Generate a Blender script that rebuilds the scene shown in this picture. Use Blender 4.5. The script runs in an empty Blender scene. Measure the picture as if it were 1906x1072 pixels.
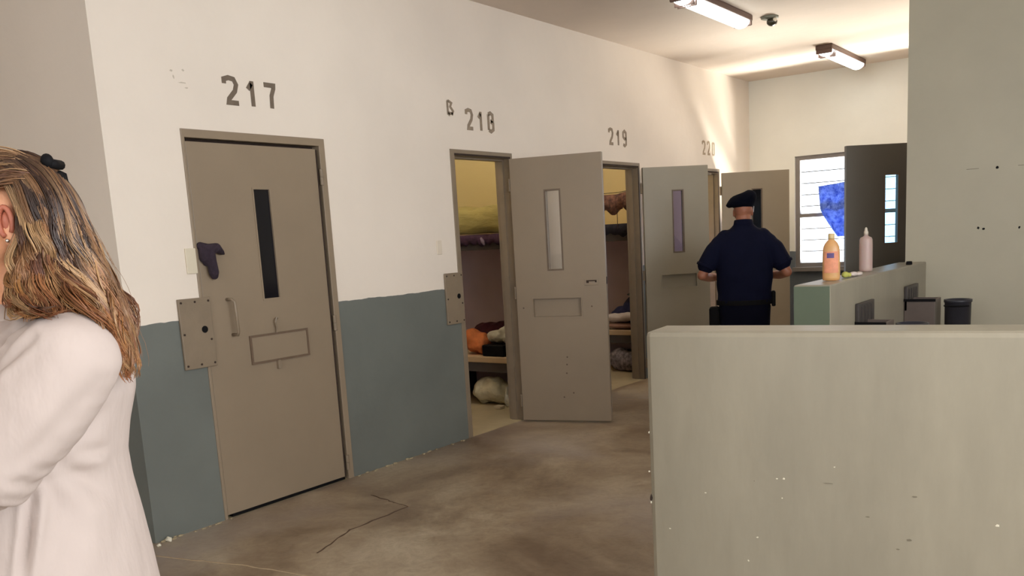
import bpy, bmesh, math, random
import numpy as np
from mathutils import Vector, Matrix
random.seed(7)
S = bpy.context.scene
COL = S.collection
# ------------------------------------------------------------------ camera
YAW, PITCH, ROLL, FPX, CX, CY = .6146, -.168, -.054, 1656.3, 1001.5, 723.07
CAM = Vector((4.2851, 0, 1.4838))
def _axes():
    cy, sy, cp, sp = math.cos(YAW), math.sin(YAW), math.cos(PITCH), math.sin(PITCH)
    f = Vector((-sy*cp, cy*cp, sp)); r = Vector((cy, sy, 0)); u = r.cross(f)
    c, s = math.cos(ROLL), math.sin(ROLL)
    return c*r+s*u, -s*r+c*u, f
CR, CU, CF = _axes()
cd = bpy.data.cameras.new('camera'); cam = bpy.data.objects.new('camera', cd); COL.objects.link(cam)
m = Matrix((CR, CU, -CF)).transposed().to_4x4(); m.translation = CAM
cam.matrix_world = m
cd.sensor_width = 36; cd.sensor_fit = 'HORIZONTAL'; cd.lens = FPX/1906*36
cd.shift_x = (953-CX)/1906; cd.shift_y = (CY-536)/1906; cd.clip_start = .02
S.camera = cam
def ray(x, y): return (x-CX)/FPX*CR-(y-CY)/FPX*CU+CF
def on_plane(x, y, P, n):                       # where the sight line through a pixel meets a plane of the place
    d = ray(x, y); return CAM+d*((P-CAM).dot(n)/d.dot(n))
# ------------------------------------------------------------------ world, colour management
S.view_settings.view_transform = 'Standard'; S.view_settings.look = 'None'
S.view_settings.exposure = 0.06; S.view_settings.gamma = 1; S.view_settings.use_curve_mapping = False
S.cycles.use_denoising = True
S.cycles.max_bounces = 10; S.cycles.diffuse_bounces = 5; S.cycles.sample_clamp_indirect = 6
W = bpy.data.worlds.new('world'); S.world = W; W.use_nodes = True
wn = W.node_tree.nodes; bg = wn['Background']; bg.inputs[0].default_value = (.80, .90, 1, 1); bg.inputs[1].default_value = 3.8
H = 3.227
def area(name, loc, target, sx, sy, power, color):
    l = bpy.data.lights.new(name, 'AREA'); l.shape = 'RECTANGLE'; l.size = sx; l.size_y = sy; l.energy = power; l.color = color
    o = bpy.data.objects.new(name, l); COL.objects.link(o); o.location = loc
    o.rotation_euler = (Vector(target)-Vector(loc)).to_track_quat('-Z', 'Y').to_euler(); return o
# warm light thrown up by the sunlit ledge outside the far windows
area('sunlit_ledge_light', (1.5, 12.42, .05), (1.1, 10.4, 2.4), 2.2, .5, 1500, (1, .92, .78))
# added fill lights at unseen openings, one at the right, one behind the viewer
area('hall_fill_light', (6.44, 1.6, 1.95), (0.0, 3.4, 1.3), 4.6, 1.7, 125, (1, .965, .93))
area('back_fill_light', (3.2, -4.02, 2.2), (3.0, 3, 1.6), 2.3, 1.5, 60, (1, .965, .93))
TUBE = 7.0
# ------------------------------------------------------------------ materials
def srgb(c):
    return tuple(((v/255)/12.92 if v/255 <= .04045 else ((v/255+.055)/1.055)**2.4) for v in c)
MATS = {}
def mat(name, col, rough=.6, var=.0, scale=6., bump=0., bscale=40., metal=0., stretch=None, col2=None, spec=.5, coords='Object'):
    if name in MATS: return MATS[name]
    M = bpy.data.materials.new(name); M.use_nodes = True; t = M.node_tree; n = t.nodes; L = t.links; b = n['Principled BSDF']
    c = srgb(col); b.inputs['Base Color'].default_value = (*c, 1); b.inputs['Roughness'].default_value = rough; b.inputs['Metallic'].default_value = metal
    b.inputs['Specular IOR Level'].default_value = spec
    tc = n.new('ShaderNodeTexCoord'); mp = n.new('ShaderNodeMapping'); L.new(tc.outputs[coords], mp.inputs[0])
    if stretch: mp.inputs['Scale'].default_value = stretch
    if var or col2:
        nz = n.new('ShaderNodeTexNoise'); nz.inputs['Scale'].default_value = scale; nz.inputs['Detail'].default_value = 6; nz.inputs['Roughness'].default_value = .65
        L.new(mp.outputs[0], nz.inputs[0]); r = n.new('ShaderNodeValToRGB'); L.new(nz.outputs[0], r.inputs[0])
        r.color_ramp.elements[0].position = .32; r.color_ramp.elements[1].position = .68
        c2 = srgb(col2) if col2 else tuple(min(1, v*(1+var)) for v in c)
        c1 = c if col2 else tuple(v*(1-var) for v in c)
        r.color_ramp.elements[0].color = (*c1, 1); r.color_ramp.elements[1].color = (*c2, 1)
        L.new(r.outputs[0], b.inputs['Base Color'])
    if bump:
        nb = n.new('ShaderNodeTexNoise'); nb.inputs['Scale'].default_value = bscale; nb.inputs['Detail'].default_value = 4
        L.new(mp.outputs[0], nb.inputs[0]); bp = n.new('ShaderNodeBump'); bp.inputs['Strength'].default_value = bump; bp.inputs['Distance'].default_value = .02
        L.new(nb.outputs[0], bp.inputs['Height']); L.new(bp.outputs[0], b.inputs['Normal'])
    MATS[name] = M; return M
def emis(name, col, s):
    M = bpy.data.materials.new(name); M.use_nodes = True; t = M.node_tree; t.nodes.clear()
    e = t.nodes.new('ShaderNodeEmission'); o = t.nodes.new('ShaderNodeOutputMaterial'); e.inputs[0].default_value = (*col, 1); e.inputs[1].default_value = s
    t.links.new(e.outputs[0], o.inputs[0]); return M
def glassy(name, col, opacity=.08, rough=.03):
    M = bpy.data.materials.new(name); M.use_nodes = True; t = M.node_tree; n = t.nodes; n.clear(); L = t.links
    o = n.new('ShaderNodeOutputMaterial'); tr = n.new('ShaderNodeBsdfTransparent'); tr.inputs[0].default_value = (*col, 1)
    g = n.new('ShaderNodeBsdfGlossy'); g.inputs['Roughness'].default_value = rough; mx = n.new('ShaderNodeMixShader'); mx.inputs[0].default_value = opacity
    L.new(tr.outputs[0], mx.inputs[1]); L.new(g.outputs[0], mx.inputs[2]); L.new(mx.outputs[0], o.inputs[0]); return M
def two_tone(name, up, low, zline, rough=.55, rough_low=.42):
    """wall paint: cream above a painted dado line at height zline, brushed edge, scuffs"""
    M = bpy.data.materials.new(name); M.use_nodes = True; t = M.node_tree; n = t.nodes; L = t.links; b = n['Principled BSDF']
    g = n.new('ShaderNodeNewGeometry'); sp = n.new('ShaderNodeSeparateXYZ'); L.new(g.outputs['Position'], sp.inputs[0])
    nz = n.new('ShaderNodeTexNoise'); nz.inputs['Scale'].default_value = 9; L.new(g.outputs['Position'], nz.inputs[0])
    ma = n.new('ShaderNodeMath'); ma.operation = 'MULTIPLY_ADD'; ma.inputs[1].default_value = .02; L.new(nz.outputs[0], ma.inputs[0]); L.new(sp.outputs[2], ma.inputs[2])
    gt = n.new('ShaderNodeMath'); gt.operation = 'GREATER_THAN'; gt.inputs[1].default_value = zline+.01; L.new(ma.outputs[0], gt.inputs[0])
    def ramp(c, v, sc):
        q = n.new('ShaderNodeTexNoise'); q.inputs['Scale'].default_value = sc; q.inputs['Detail'].default_value = 7; L.new(g.outputs['Position'], q.inputs[0])
        r = n.new('ShaderNodeValToRGB'); L.new(q.outputs[0], r.inputs[0]); c = srgb(c)
        r.color_ramp.elements[0].position = .3; r.color_ramp.elements[1].position = .7
        r.color_ramp.elements[0].color = (*[x*(1-v) for x in c], 1); r.color_ramp.elements[1].color = (*[min(1, x*(1+v)) for x in c], 1); return r
    a = ramp(up, .035, 1.7); d = ramp(low, .10, 2.2)
    mx = n.new('ShaderNodeMix'); mx.data_type = 'RGBA'; L.new(gt.outputs[0], mx.inputs[0]); L.new(d.outputs[0], mx.inputs[6]); L.new(a.outputs[0], mx.inputs[7])
    L.new(mx.outputs[2], b.inputs['Base Color'])
    mr = n.new('ShaderNodeMapRange'); L.new(gt.outputs[0], mr.inputs[0]); mr.inputs[3].default_value = rough_low; mr.inputs[4].default_value = rough; L.new(mr.outputs[0], b.inputs['Roughness'])
    nb = n.new('ShaderNodeTexNoise'); nb.inputs['Scale'].default_value = 14; nb.inputs['Detail'].default_value = 6; L.new(g.outputs['Position'], nb.inputs[0])
    bp = n.new('ShaderNodeBump'); bp.inputs['Strength'].default_value = .12; bp.inputs['Distance'].default_value = .02; L.new(nb.outputs[0], bp.inputs['Height']); L.new(bp.outputs[0], b.inputs['Normal'])
    MATS[name] = M; return M
CREAM, DADO = (232, 221, 208), (108, 112, 107)
m_wall = two_tone('wall_paint', CREAM, DADO, 1.148)
m_ceil = mat('ceiling_paint', (226, 212, 198), .8, .03, 1.5, .1, 20)
m_cellw = two_tone('cell_paint', (204, 188, 140), (188, 174, 184), 1.5)
m_low = mat('low_wall_paint', (147, 140, 123), .38, .10, 2.6, .12, 9, stretch=(1.4, 1, .4))
m_pier = mat('pier_paint', (184, 178, 158), .5, .05, 1.4, .08, 12)
m_green = mat('green_end_tone', (98, 110, 92), .45, .06, 3)
m_door = mat('door_paint', (142, 126, 106), .42, .06, 1.6, .06, 10)
m_frame = mat('frame_paint', (132, 117, 98), .45, .08, 6, .05, 30)
m_dark = mat('dark_steel', (62, 56, 54), .45, .1, 5)
m_black = mat('black_matt', (7, 6, 9), .75, spec=.2)
m_num = mat('stencil_paint', (112, 98, 84), .7, .12, 30)
m_slit = glassy('slot_glass', (.93, .93, .92), .07)
m_bslit = glassy('blue_slot_glass', (.62, .85, 1.0), .05)
m_chipw = mat('bare_plaster', (214, 208, 188), .9, .08, 40)
m_chipd = mat('dark_scuff', (112, 104, 88), .8)
m_rust_shade = mat('grime_gap_shade', (50, 36, 28), .9, .2, 30)  # dark brown for bolts and grime, also for painted gap shade
# floor: worn brown concrete
def floor_mat():
    M = bpy.data.materials.new('worn_concrete'); M.use_nodes = True; t = M.node_tree; n = t.nodes; L = t.links; b = n['Principled BSDF']
    g = n.new('ShaderNodeNewGeometry')
    def nz(sc, det=8, ro=.6, dist=0.):
        q = n.new('ShaderNodeTexNoise'); q.inputs['Scale'].default_value = sc; q.inputs['Detail'].default_value = det; q.inputs['Roughness'].default_value = ro; q.inputs['Distortion'].default_value = dist
        L.new(g.outputs['Position'], q.inputs[0]); return q
    a = nz(1.1, 9, .66, .5); r = n.new('ShaderNodeValToRGB'); L.new(a.outputs[0], r.inputs[0])
    e = r.color_ramp.elements; e[0].position = .34; e[0].color = (*srgb((120, 100, 80)), 1); e[1].position = .68; e[1].color = (*srgb((186, 172, 148)), 1)
    k = e.new(.5); k.color = (*srgb((156, 138, 114)), 1)
    c = nz(11, 10, .8, 1.6); r2 = n.new('ShaderNodeValToRGB'); L.new(c.outputs[0], r2.inputs[0])
    r2.color_ramp.elements[0].position = .36; r2.color_ramp.elements[0].color = (.62, .58, .55, 1); r2.color_ramp.elements[1].position = .58; r2.color_ramp.elements[1].color = (1, 1, 1, 1)
    mx = n.new('ShaderNodeMix'); mx.data_type = 'RGBA'; mx.blend_type = 'MULTIPLY'; mx.inputs[0].default_value = .62
    L.new(r.outputs[0], mx.inputs[6]); L.new(r2.outputs[0], mx.inputs[7])
    e2 = nz(.55, 5, .6, .3); r3 = n.new('ShaderNodeValToRGB'); L.new(e2.outputs[0], r3.inputs[0]); r3.color_ramp.elements[0].position = .48; r3.color_ramp.elements[1].position = .62
    r3.color_ramp.elements[0].color = (0, 0, 0, 1); r3.color_ramp.elements[1].color = (.55, .55, .55, 1)
    m3 = n.new('ShaderNodeMix'); m3.data_type = 'RGBA'; L.new(r3.outputs[0], m3.inputs[0]); L.new(mx.outputs[2], m3.inputs[6]); m3.inputs[7].default_value = (*srgb((150, 140, 136)), 1); L.new(m3.outputs[2], b.inputs['Base Color'])
    mr = n.new('ShaderNodeMapRange'); L.new(a.outputs[0], mr.inputs[0]); mr.inputs[3].default_value = .24; mr.inputs[4].default_value = .5; L.new(mr.outputs[0], b.inputs['Roughness'])
    bp = n.new('ShaderNodeBump'); bp.inputs['Strength'].default_value = .25; bp.inputs['Distance'].default_value = .01; L.new(c.outputs[0], bp.inputs['Height']); L.new(bp.outputs[0], b.inputs['Normal'])
    return M
m_floor = floor_mat()
m_cfloor = mat('cell_floor', (176, 162, 130), .6, .08, 5)
# ------------------------------------------------------------------ mesh helpers
def link(name, me, material, parent=None, smooth=False):
    o = bpy.data.objects.new(name, me); COL.objects.link(o)
    if material: me.materials.append(material)
    if smooth:
        for p in me.polygons: p.use_smooth = True
    if parent: o.parent = parent
    return o
def build(name, bm, material, parent=None, smooth=False, bevel=0.):
    me = bpy.data.meshes.new(name); bmesh.ops.recalc_face_normals(bm, faces=bm.faces); bm.to_mesh(me); bm.free()
    o = link(name, me, material, parent, smooth)
    if bevel:
        b = o.modifiers.new('bevel', 'BEVEL'); b.width = bevel; b.segments = 2; b.limit_method = 'ANGLE'; b.angle_limit = math.radians(50)
    return o
def tag(o, label=None, cat=None, group=None, kind=None):
    if label: o['label'] = label
    if cat: o['category'] = cat
    if group: o['group'] = group
    if kind: o['kind'] = kind
    return o
def empty(name, loc=(0, 0, 0), rz=0., **k):
    o = bpy.data.objects.new(name, None); COL.objects.link(o); o.location = loc; o.rotation_euler = (0, 0, rz); o.empty_display_size = .1
    return tag(o, **k)
def box(bm, x0, x1, y0, y1, z0, z1, M=None):
    vs = [Vector((x, y, z)) for x in (x0, x1) for y in (y0, y1) for z in (z0, z1)]
    if M: vs = [M @ v for v in vs]
    v = [bm.verts.new(p) for p in vs]
    for f in ((0, 1, 3, 2), (4, 6, 7, 5), (0, 4, 5, 1), (2, 3, 7, 6), (0, 2, 6, 4), (1, 5, 7, 3)): bm.faces.new([v[i] for i in f])
    return bm
def nb(): return bmesh.new()
def ring_loft(bm, rings, cap=True, closed=True):
    """rings: lists of points, same count"""
    R = [[bm.verts.new(p) for p in r] for r in rings]; n = len(R[0])
    for a, b in zip(R, R[1:]):
        for i in range(n if closed else n-1): bm.faces.new((a[i], a[(i+1) % n], b[(i+1) % n], b[i]))
    if cap and closed:
        bm.faces.new(R[0][::-1]); bm.faces.new(R[-1])
    return R
def lathe(bm, prof, n=24, M=None, squash=1.):
    rings = []
    for r, z in prof:
        ps = [Vector((max(r, 1e-4)*math.cos(2*math.pi*i/n), max(r, 1e-4)*squash*math.sin(2*math.pi*i/n), z)) for i in range(n)]
        rings.append([M @ p for p in ps] if M else ps)
    ring_loft(bm, rings); return bm
def tube(bm, pts, rad, n=8, cap=True):
    pts = [Vector(p) for p in pts]; rings = []; up = None
    for i, p in enumerate(pts):
        t = (pts[min(i+1, len(pts)-1)]-pts[max(i-1, 0)]).normalized()
        if up is None: up = Vector((0, 0, 1)) if abs(t.z) < .9 else Vector((1, 0, 0))
        a = t.cross(up).normalized(); up = a.cross(t).normalized()
        r = rad[i] if isinstance(rad, (list, tuple)) else rad
        rings.append([p+(a*math.cos(2*math.pi*k/n)+up*math.sin(2*math.pi*k/n))*r for k in range(n)])
    ring_loft(bm, rings, cap); return bm
def ellipsoid(bm, c, rx, ry, rz, M=None, seg=24):
    M2 = Matrix.Translation(Vector(c)) @ (M.to_4x4() if M else Matrix.Identity(4)) @ Matrix.Diagonal((rx, ry, rz, 1))
    bmesh.ops.create_uvsphere(bm, u_segments=seg, v_segments=seg//2, radius=1, matrix=M2); return bm
def holed(bm, u0, u1, z0, z1, y0, y1, holes):
    """slab in x/z with rectangular through holes, thickness y0..y1"""
    xs = sorted({u0, u1, *[h[0] for h in holes], *[h[1] for h in holes]}); zs = sorted({z0, z1, *[h[2] for h in holes], *[h[3] for h in holes]})
    def solid(i, j):
        if i < 0 or j < 0 or i >= len(xs)-1 or j >= len(zs)-1: return False
        cx, cz = (xs[i]+xs[i+1])/2, (zs[j]+zs[j+1])/2
        return not any(h[0] < cx < h[1] and h[2] < cz < h[3] for h in holes)
    V = {}
    def v(x, y, z):
        k = (round(x, 5), y, round(z, 5))
        if k not in V: V[k] = bm.verts.new((x, y, z))
        return V[k]
    for i in range(len(xs)-1):
        for j in range(len(zs)-1):
            if not solid(i, j): continue
            a, b, c, d = xs[i], xs[i+1], zs[j], zs[j+1]
            bm.faces.new((v(a, y0, c), v(b, y0, c), v(b, y0, d), v(a, y0, d))); bm.faces.new((v(a, y1, c), v(a, y1, d), v(b, y1, d), v(b, y1, c)))
            if not solid(i-1, j): bm.faces.new((v(a, y0, c), v(a, y0, d), v(a, y1, d), v(a, y1, c)))
            if not solid(i+1, j): bm.faces.new((v(b, y0, c), v(b, y1, c), v(b, y1, d), v(b, y0, d)))
            if not solid(i, j-1): bm.faces.new((v(a, y0, c), v(a, y1, c), v(b, y1, c), v(b, y0, c)))
            if not solid(i, j+1): bm.faces.new((v(a, y0, d), v(b, y0, d), v(b, y1, d), v(a, y1, d)))
    return bm
RX = Matrix(((0, 1, 0, 0), (1, 0, 0, 0), (0, 0, 1, 0), (0, 0, 0, 1)))   # local x->world y, local y->world x
def wall_slab(name, bm, material, M=None, bevel=0.):
    if M: bmesh.ops.transform(bm, matrix=M, verts=bm.verts)
    return tag(build(name, bm, material, bevel=bevel), kind='structure')
def remesh(name, bm, material, parent, voxel, it=6):
    me = bpy.data.meshes.new(name+'_src'); bmesh.ops.recalc_face_normals(bm, faces=bm.faces); bm.to_mesh(me); bm.free()
    t = bpy.data.objects.new('tmp', me); COL.objects.link(t)
    r = t.modifiers.new('r', 'REMESH'); r.mode = 'VOXEL'; r.voxel_size = voxel
    if it:
        s = t.modifiers.new('s', 'SMOOTH'); s.factor = .6; s.iterations = it
    dg = bpy.context.evaluated_depsgraph_get(); out = bpy.data.meshes.new_from_object(t.evaluated_get(dg)); out.name = name
    bpy.data.objects.remove(t); out.materials.clear()
    return link(name, out, material, parent, True)
def cone(bm, a, b, ra, rb, n=16, sq=1.):
    """tapered capsule from a to b"""
    a, b = Vector(a), Vector(b); d = b-a; L = d.length; q = d.to_track_quat('Z', 'Y').to_matrix().to_4x4()
    bmesh.ops.create_cone(bm, cap_ends=True, segments=n, radius1=ra, radius2=rb, depth=L, matrix=Matrix.Translation((a+b)/2) @ q)
    ellipsoid(bm, a, ra, ra, ra, seg=n); ellipsoid(bm, b, rb, rb, rb, seg=n)
def chain(bm, pts, n=16):
    for (p, r), (q, s) in zip(pts, pts[1:]): cone(bm, p, q, r, s, n)
def eloft(bm, rings, ax, ay, n=28):
    """rings: (centre, half width along ax, half depth along ay)"""
    rr = [[Vector(c)+ax*(w*math.copysign(abs(math.cos(2*math.pi*i/n))**.9, math.cos(2*math.pi*i/n)))+ay*(d*math.sin(2*math.pi*i/n)) for i in range(n)] for c, w, d in rings]
    ring_loft(bm, rr)
exec_parts = []
# ================================================================== STRUCTURE
b = nb(); box(b, 0.0, 6.5, 2.62, 10.95, -.15, 0); box(b, -3.2, 6.5, -4, 2.62, -.15, 0); fl = tag(build('floor', b, m_floor), kind='structure')
b = nb(); box(b, -3.2, 0.0, 2.62, 10.95, -.15, 0.0); tag(build('floor', b, m_cfloor), kind='structure')
b = nb(); box(b, -3.2, 6.6, -4.1, 11.1, H, H+.15); tag(build('ceiling', b, m_ceil), kind='structure')
# wall with the cell doors (inside face X=0)
DOORS = [(2.93, 3.92), (5.12, 5.875), (7.21, 8.0), (9.28, 9.95)]
b = nb(); holed(b, 2.50, 10.9, 0, H, -.13, 0, [(a, c, 0, 2.15) for a, c in DOORS])
wl = wall_slab('wall_left', b, m_wall, RX)
# angled wall past the corner, running off to the left
ang = math.atan2(.137, 1.0)
b = nb(); box(b, -3.2, 0, 0, .17, 0, H); M = Matrix.Translation((0, 2.50, 0)) @ Matrix.Rotation(ang, 4, 'Z')
wall_slab('wall_front', b, m_wall, M)
# far wall, slightly skewed, with two louvred windows
fang = 0.0
MF = Matrix.Translation((0, 10.9, 0)) @ Matrix.Rotation(fang, 4, 'Z')
WIN = [(.57, 1.33, .952, 2.28), (1.52, 2.3, .952, 2.28)]
b = nb(); holed(b, -.2, 2.9, 0, H, 0, .17, WIN); wall_slab('wall_far', b, two_tone('far_wall_lit_paint', (240, 240, 232), (112, 120, 128), 1.148), MF)  # far wall's brighter, cooler light mixed into its paler paint colour
# inner block at right: face toward the viewer (pier), and its side with a doorway
b = nb(); box(b, 2.68, 6.5, 7.2, 7.4, 0, H); pier = wall_slab('wall_right', b, m_pier)
b = nb(); holed(b, 7.4, 10.9, 0, H, 2.68, 2.85, [(8.28, 9.1, 0, 2.15)]); wall_slab('wall_inner', b, m_wall, RX)
b = nb(); box(b, 2.85, 6.5, 10.3, 10.5, 0, H); wall_slab('wall_inner', b, m_cellw)
b = nb(); holed(b, -4, 10.5, 0, H, 6.5, 6.6, [(-.8, 4.0, 1.0, 2.9)]); wall_slab('wall_right', b, m_wall, RX)  # unseen opening added for the side fill light
b = nb(); holed(b, -3.2, 6.5, 0, H, -4.1, -4, [(2.0, 4.4, 1.4, 3.0)]); wall_slab('wall_back', b, m_wall)  # unseen opening cut for the added back fill light
b = nb(); box(b, -3.3, -3.2, -4, 10.95, 0, H); wall_slab('wall_cell', b, m_cellw)
# partition walls between the cells
for y in (4.92, 7.0, 9.08):
    b = nb(); box(b, -2.6, -.13, y-.06, y+.06, 0, H); wall_slab('wall_cell', b, m_cellw)
b = nb(); box(b, -2.7, -2.6, 2.1, 10.95, 0, H); wall_slab('wall_cell', b, m_cellw)
# low wall in front, chipped edges
ML = Matrix.Translation((2.855, 2.67, 0)) @ Matrix.Rotation(math.atan2(.153, 1.121), 4, 'Z')
b = nb(); box(b, 0, 3.6, 0, .20, 0, 1.15, ML)
for v in b.verts: pass
lw = tag(build('wall_low', b, m_low, bevel=.018), kind='structure')
def spot(bm, M, u, z, r, y=-.001, sq=1., n=9, seed=0):
    rnd = random.Random(seed); c = [M @ Vector((u+r*sq*rnd.uniform(.6, 1.2)*math.cos(6.283*i/n), y, z+r*rnd.uniform(.6, 1.2)*math.sin(6.283*i/n))) for i in range(n)]
    d = M.to_3x3() @ Vector((0, .004, 0)); ring_loft(bm, [c, [p+d for p in c]])
for i, (u, z, r, dk, sq) in enumerate([(.462, .670, .0035, 0, 1), (.44, .668, .002, 0, 2), (.456, .604, .002, 0, 1), (1.082, .575, .0045, 0, 1.3), (.343, .376, .003, 0, 1), (.374, .461, .0025, 0, 1.4), (-.0, .66, .003, 0, 1), (.366, .655, .002, 1, 1),
                                   (.856, .643, .003, 1, 3), (.842, .503, .0045, 1, 2), (.72, .566, .002, 1, 4), (.60, .665, .0012, 1, 14), (.81, .47, .002, 1, 3), (.62, .72, .002, 0, 1.5), (.20, .60, .002, 0, 2), (.07, .46, .002, 0, 1.6)]):
    b = nb(); spot(b, ML, u, z, r, seed=i, sq=sq); tag(build('scuff' if dk else 'paint_chip', b, m_chipd if dk else m_chipw, lw), kind=None)
# dark and pale chips along the left edge
for z, r in ((.80, .004), (.565, .012), (.55, .006)):
    b = nb(); spot(b, ML, .004, z, r, y=-.002, seed=int(z*100), sq=.35); build('paint_chip', b, m_rust_shade if r > .01 else m_chipw, lw)
# partition wall further back
b = nb(); box(b, 2.63, 2.83, 4.83, 7.2, 0, 1.15); pw = tag(build('wall_middle', b, m_low, bevel=.008), kind='structure')
b = nb(); box(b, 2.632, 2.826, 4.824, 4.832, 0, 1.142); build('green_end', b, m_green, pw)  # partition end in a darker, greener tone than its sides
# screw holes and pencil marks on the pier
for (x, z, r) in ((3.288, 1.797, .011), (3.178, 1.382, .010), (3.214, 1.373, .010), (3.441, 1.373, .009)):
    b = nb(); spot(b, Matrix.Translation((0, 7.2, 0)), x, z, r, seed=int(x*1000)); build('screw_hole', b, m_black, pier)
for x0, x1 in ((3.09, 3.17), (3.42, 3.55)):
    b = nb(); box(b, x0, x1, 7.197, 7.2, 1.800, 1.803); build('scratch', b, m_chipd, pier)
# wall marks: erased number, small stencil
for (y0, z0, w, h, s) in ((2.92, 2.44, .02, .006, 1), (2.99, 2.45, .015, .006, 2), (2.98, 2.385, .05, .004, 3), (2.93, 2.41, .01, .01, 4), (3.0, 2.36, .02, .004, 5)):
    b = nb(); spot(b, Matrix(((0, -1, 0, 0), (1, 0, 0, 0), (0, 0, 1, 0), (0, 0, 0, 1))), y0, z0, h, seed=s, sq=w/h/2); build('faint_smudge', b, mat('faint_smudge', (196, 184, 168), .8), wl)
# cracks and joints in the floor
def crack(pts, w):
    b = nb(); ps = []
    rnd = random.Random(len(pts)*7)
    for (a, c) in zip(pts, pts[1:]):
        for k in range(8):
            t = k/8; ps.append(Vector((a[0]+(c[0]-a[0])*t+rnd.uniform(-.006, .006), a[1]+(c[1]-a[1])*t+rnd.uniform(-.006, .006), 0)))
    ps.append(Vector((*pts[-1], 0))); Lr = []; 
    for i, p in enumerate(ps):
        t = (ps[min(i+1, len(ps)-1)]-ps[max(i-1, 0)]).normalized(); nrm = Vector((-t.y, t.x, 0)); ww = w*rnd.uniform(.4, 1.1)
        Lr.append([p+nrm*ww+Vector((0, 0, -.002)), p+nrm*ww*.8+Vector((0, 0, .0012)), p-nrm*ww*.8+Vector((0, 0, .0012)), p-nrm*ww+Vector((0, 0, -.002))])
    ring_loft(b, Lr); return b
m_crack = mat('crack_dirt', (84, 64, 50), .9); m_joint = mat('worn_joint', (172, 152, 124), .8, .1, 30)
build('crack', crack([(.921, 2.793), (.80, 3.135), (.801, 3.581)], .008), m_crack, fl)
build('crack', crack([(.801, 3.581), (.62, 3.62), (.42, 3.66)], .006), m_crack, fl)
build('joint', crack([(.10, 2.36), (.42, 2.44), (.671, 2.504), (1.1, 2.56), (1.7, 2.66)], .007), m_joint, fl)
build('joint', crack([(.3, 6.9), (.8, 7.05), (1.6, 7.1)], .012), m_joint, fl)
# rough plaster edge along the foot of the cell wall
b = nb(); rnd = random.Random(3)
for i in range(90):
    y = 2.5+3.2*rnd.random()**1.3
    if 2.97 < y < 3.9 or 5.1 < y < 5.9: continue
    r = rnd.uniform(.004, .012); x = rnd.uniform(0.002, .03)
    bmesh.ops.create_icosphere(b, subdivisions=1, radius=r, matrix=Matrix.Translation((x, y, r*.3)) @ Matrix.Diagonal((1, 1.6, .6, 1)))
tag(build('crumbled_plaster', b, mat('dusty_plaster', (160, 146, 118), .9, .1, 40)), 'dusty crumbs of plaster along the foot of the cell wall', 'debris', kind='stuff')
for i, (x, y, s) in enumerate([(.02, 2.575, .035), (.05, 2.50, .02), (.0, 2.47, .028), (-.05, 2.46, .022)]):
    b = nb(); bmesh.ops.create_icosphere(b, subdivisions=2, radius=s*.6, matrix=Matrix.Translation((x+.012, y-.02, s*.28)) @ Matrix.Rotation(i, 4, 'Z') @ Matrix.Diagonal((1, .7, .75, 1)))
    for v in b.verts: v.co += Vector((rnd.uniform(-1, 1), rnd.uniform(-1, 1), rnd.uniform(-.5, .5)))*s*.12
    for v in b.verts: v.co.z = max(v.co.z, 0.0005)
    tag(build('plaster_fragment', b, m_chipw), 'broken white plaster fragment on the floor at the corner of the dado', 'plaster fragment', 'plaster fragments at the corner')
# ------------------------------------------------------------------ windows
m_wframe = mat('window_frame', (134, 128, 124), .5, .05, 8); m_louv = glassy('louvre_glass', (.97, .98, 1), .10, .1)
for i, (u0, u1, z0, z1) in enumerate(WIN):
    w = empty('window_%d' % (i+1), MF @ Vector((u0, 0, z0)), fang, label=('louvred barred window in the far wall, left one with a blue cloth' if i == 0 else 'louvred barred window in the far wall seen through the door slot'), cat='window', kind='structure')
    a, c = u1-u0, z1-z0
    b = nb(); holed(b, 0, a, 0, c, .02, .075, [(.055, a-.055, .05, c*.45), (.055, a-.055, c*.45+.045, c-.05)]); build('frame', b, m_wframe, w)
    b = nb(); box(b, -.02, a+.02, -.06, .03, -.05, -.001); build('sill', b, m_wframe, w)
    nn = 9; 
    for k in range(nn):
        z = .05+(c-.10)*(k+.5)/nn
        b = nb(); M = Matrix.Translation((0, .10, z)) @ Matrix.Rotation(math.radians(62), 4, 'X'); box(b, .055, a-.055, -.075, .075, -.003, .003, M); build('louvre_blade', b, m_louv, w)
    for k in range(1, 9):
        if k == 4: continue
        z = .05+(c-.10)*k/nn
        b = nb(); tube(b, [(.03, .12, z), (a-.03, .12, z)], .006, 8); build('bar', b, mat('shaded_bar', (40, 38, 38), .6), w)
    # sunlit ledge and yard outside
b = nb(); box(b, -4, 8, 11.05, 16, -.25, -.05); tag(build('ground', b, mat('outside_ground', (196, 178, 150), .9, .05, 2)), kind='structure')
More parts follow.
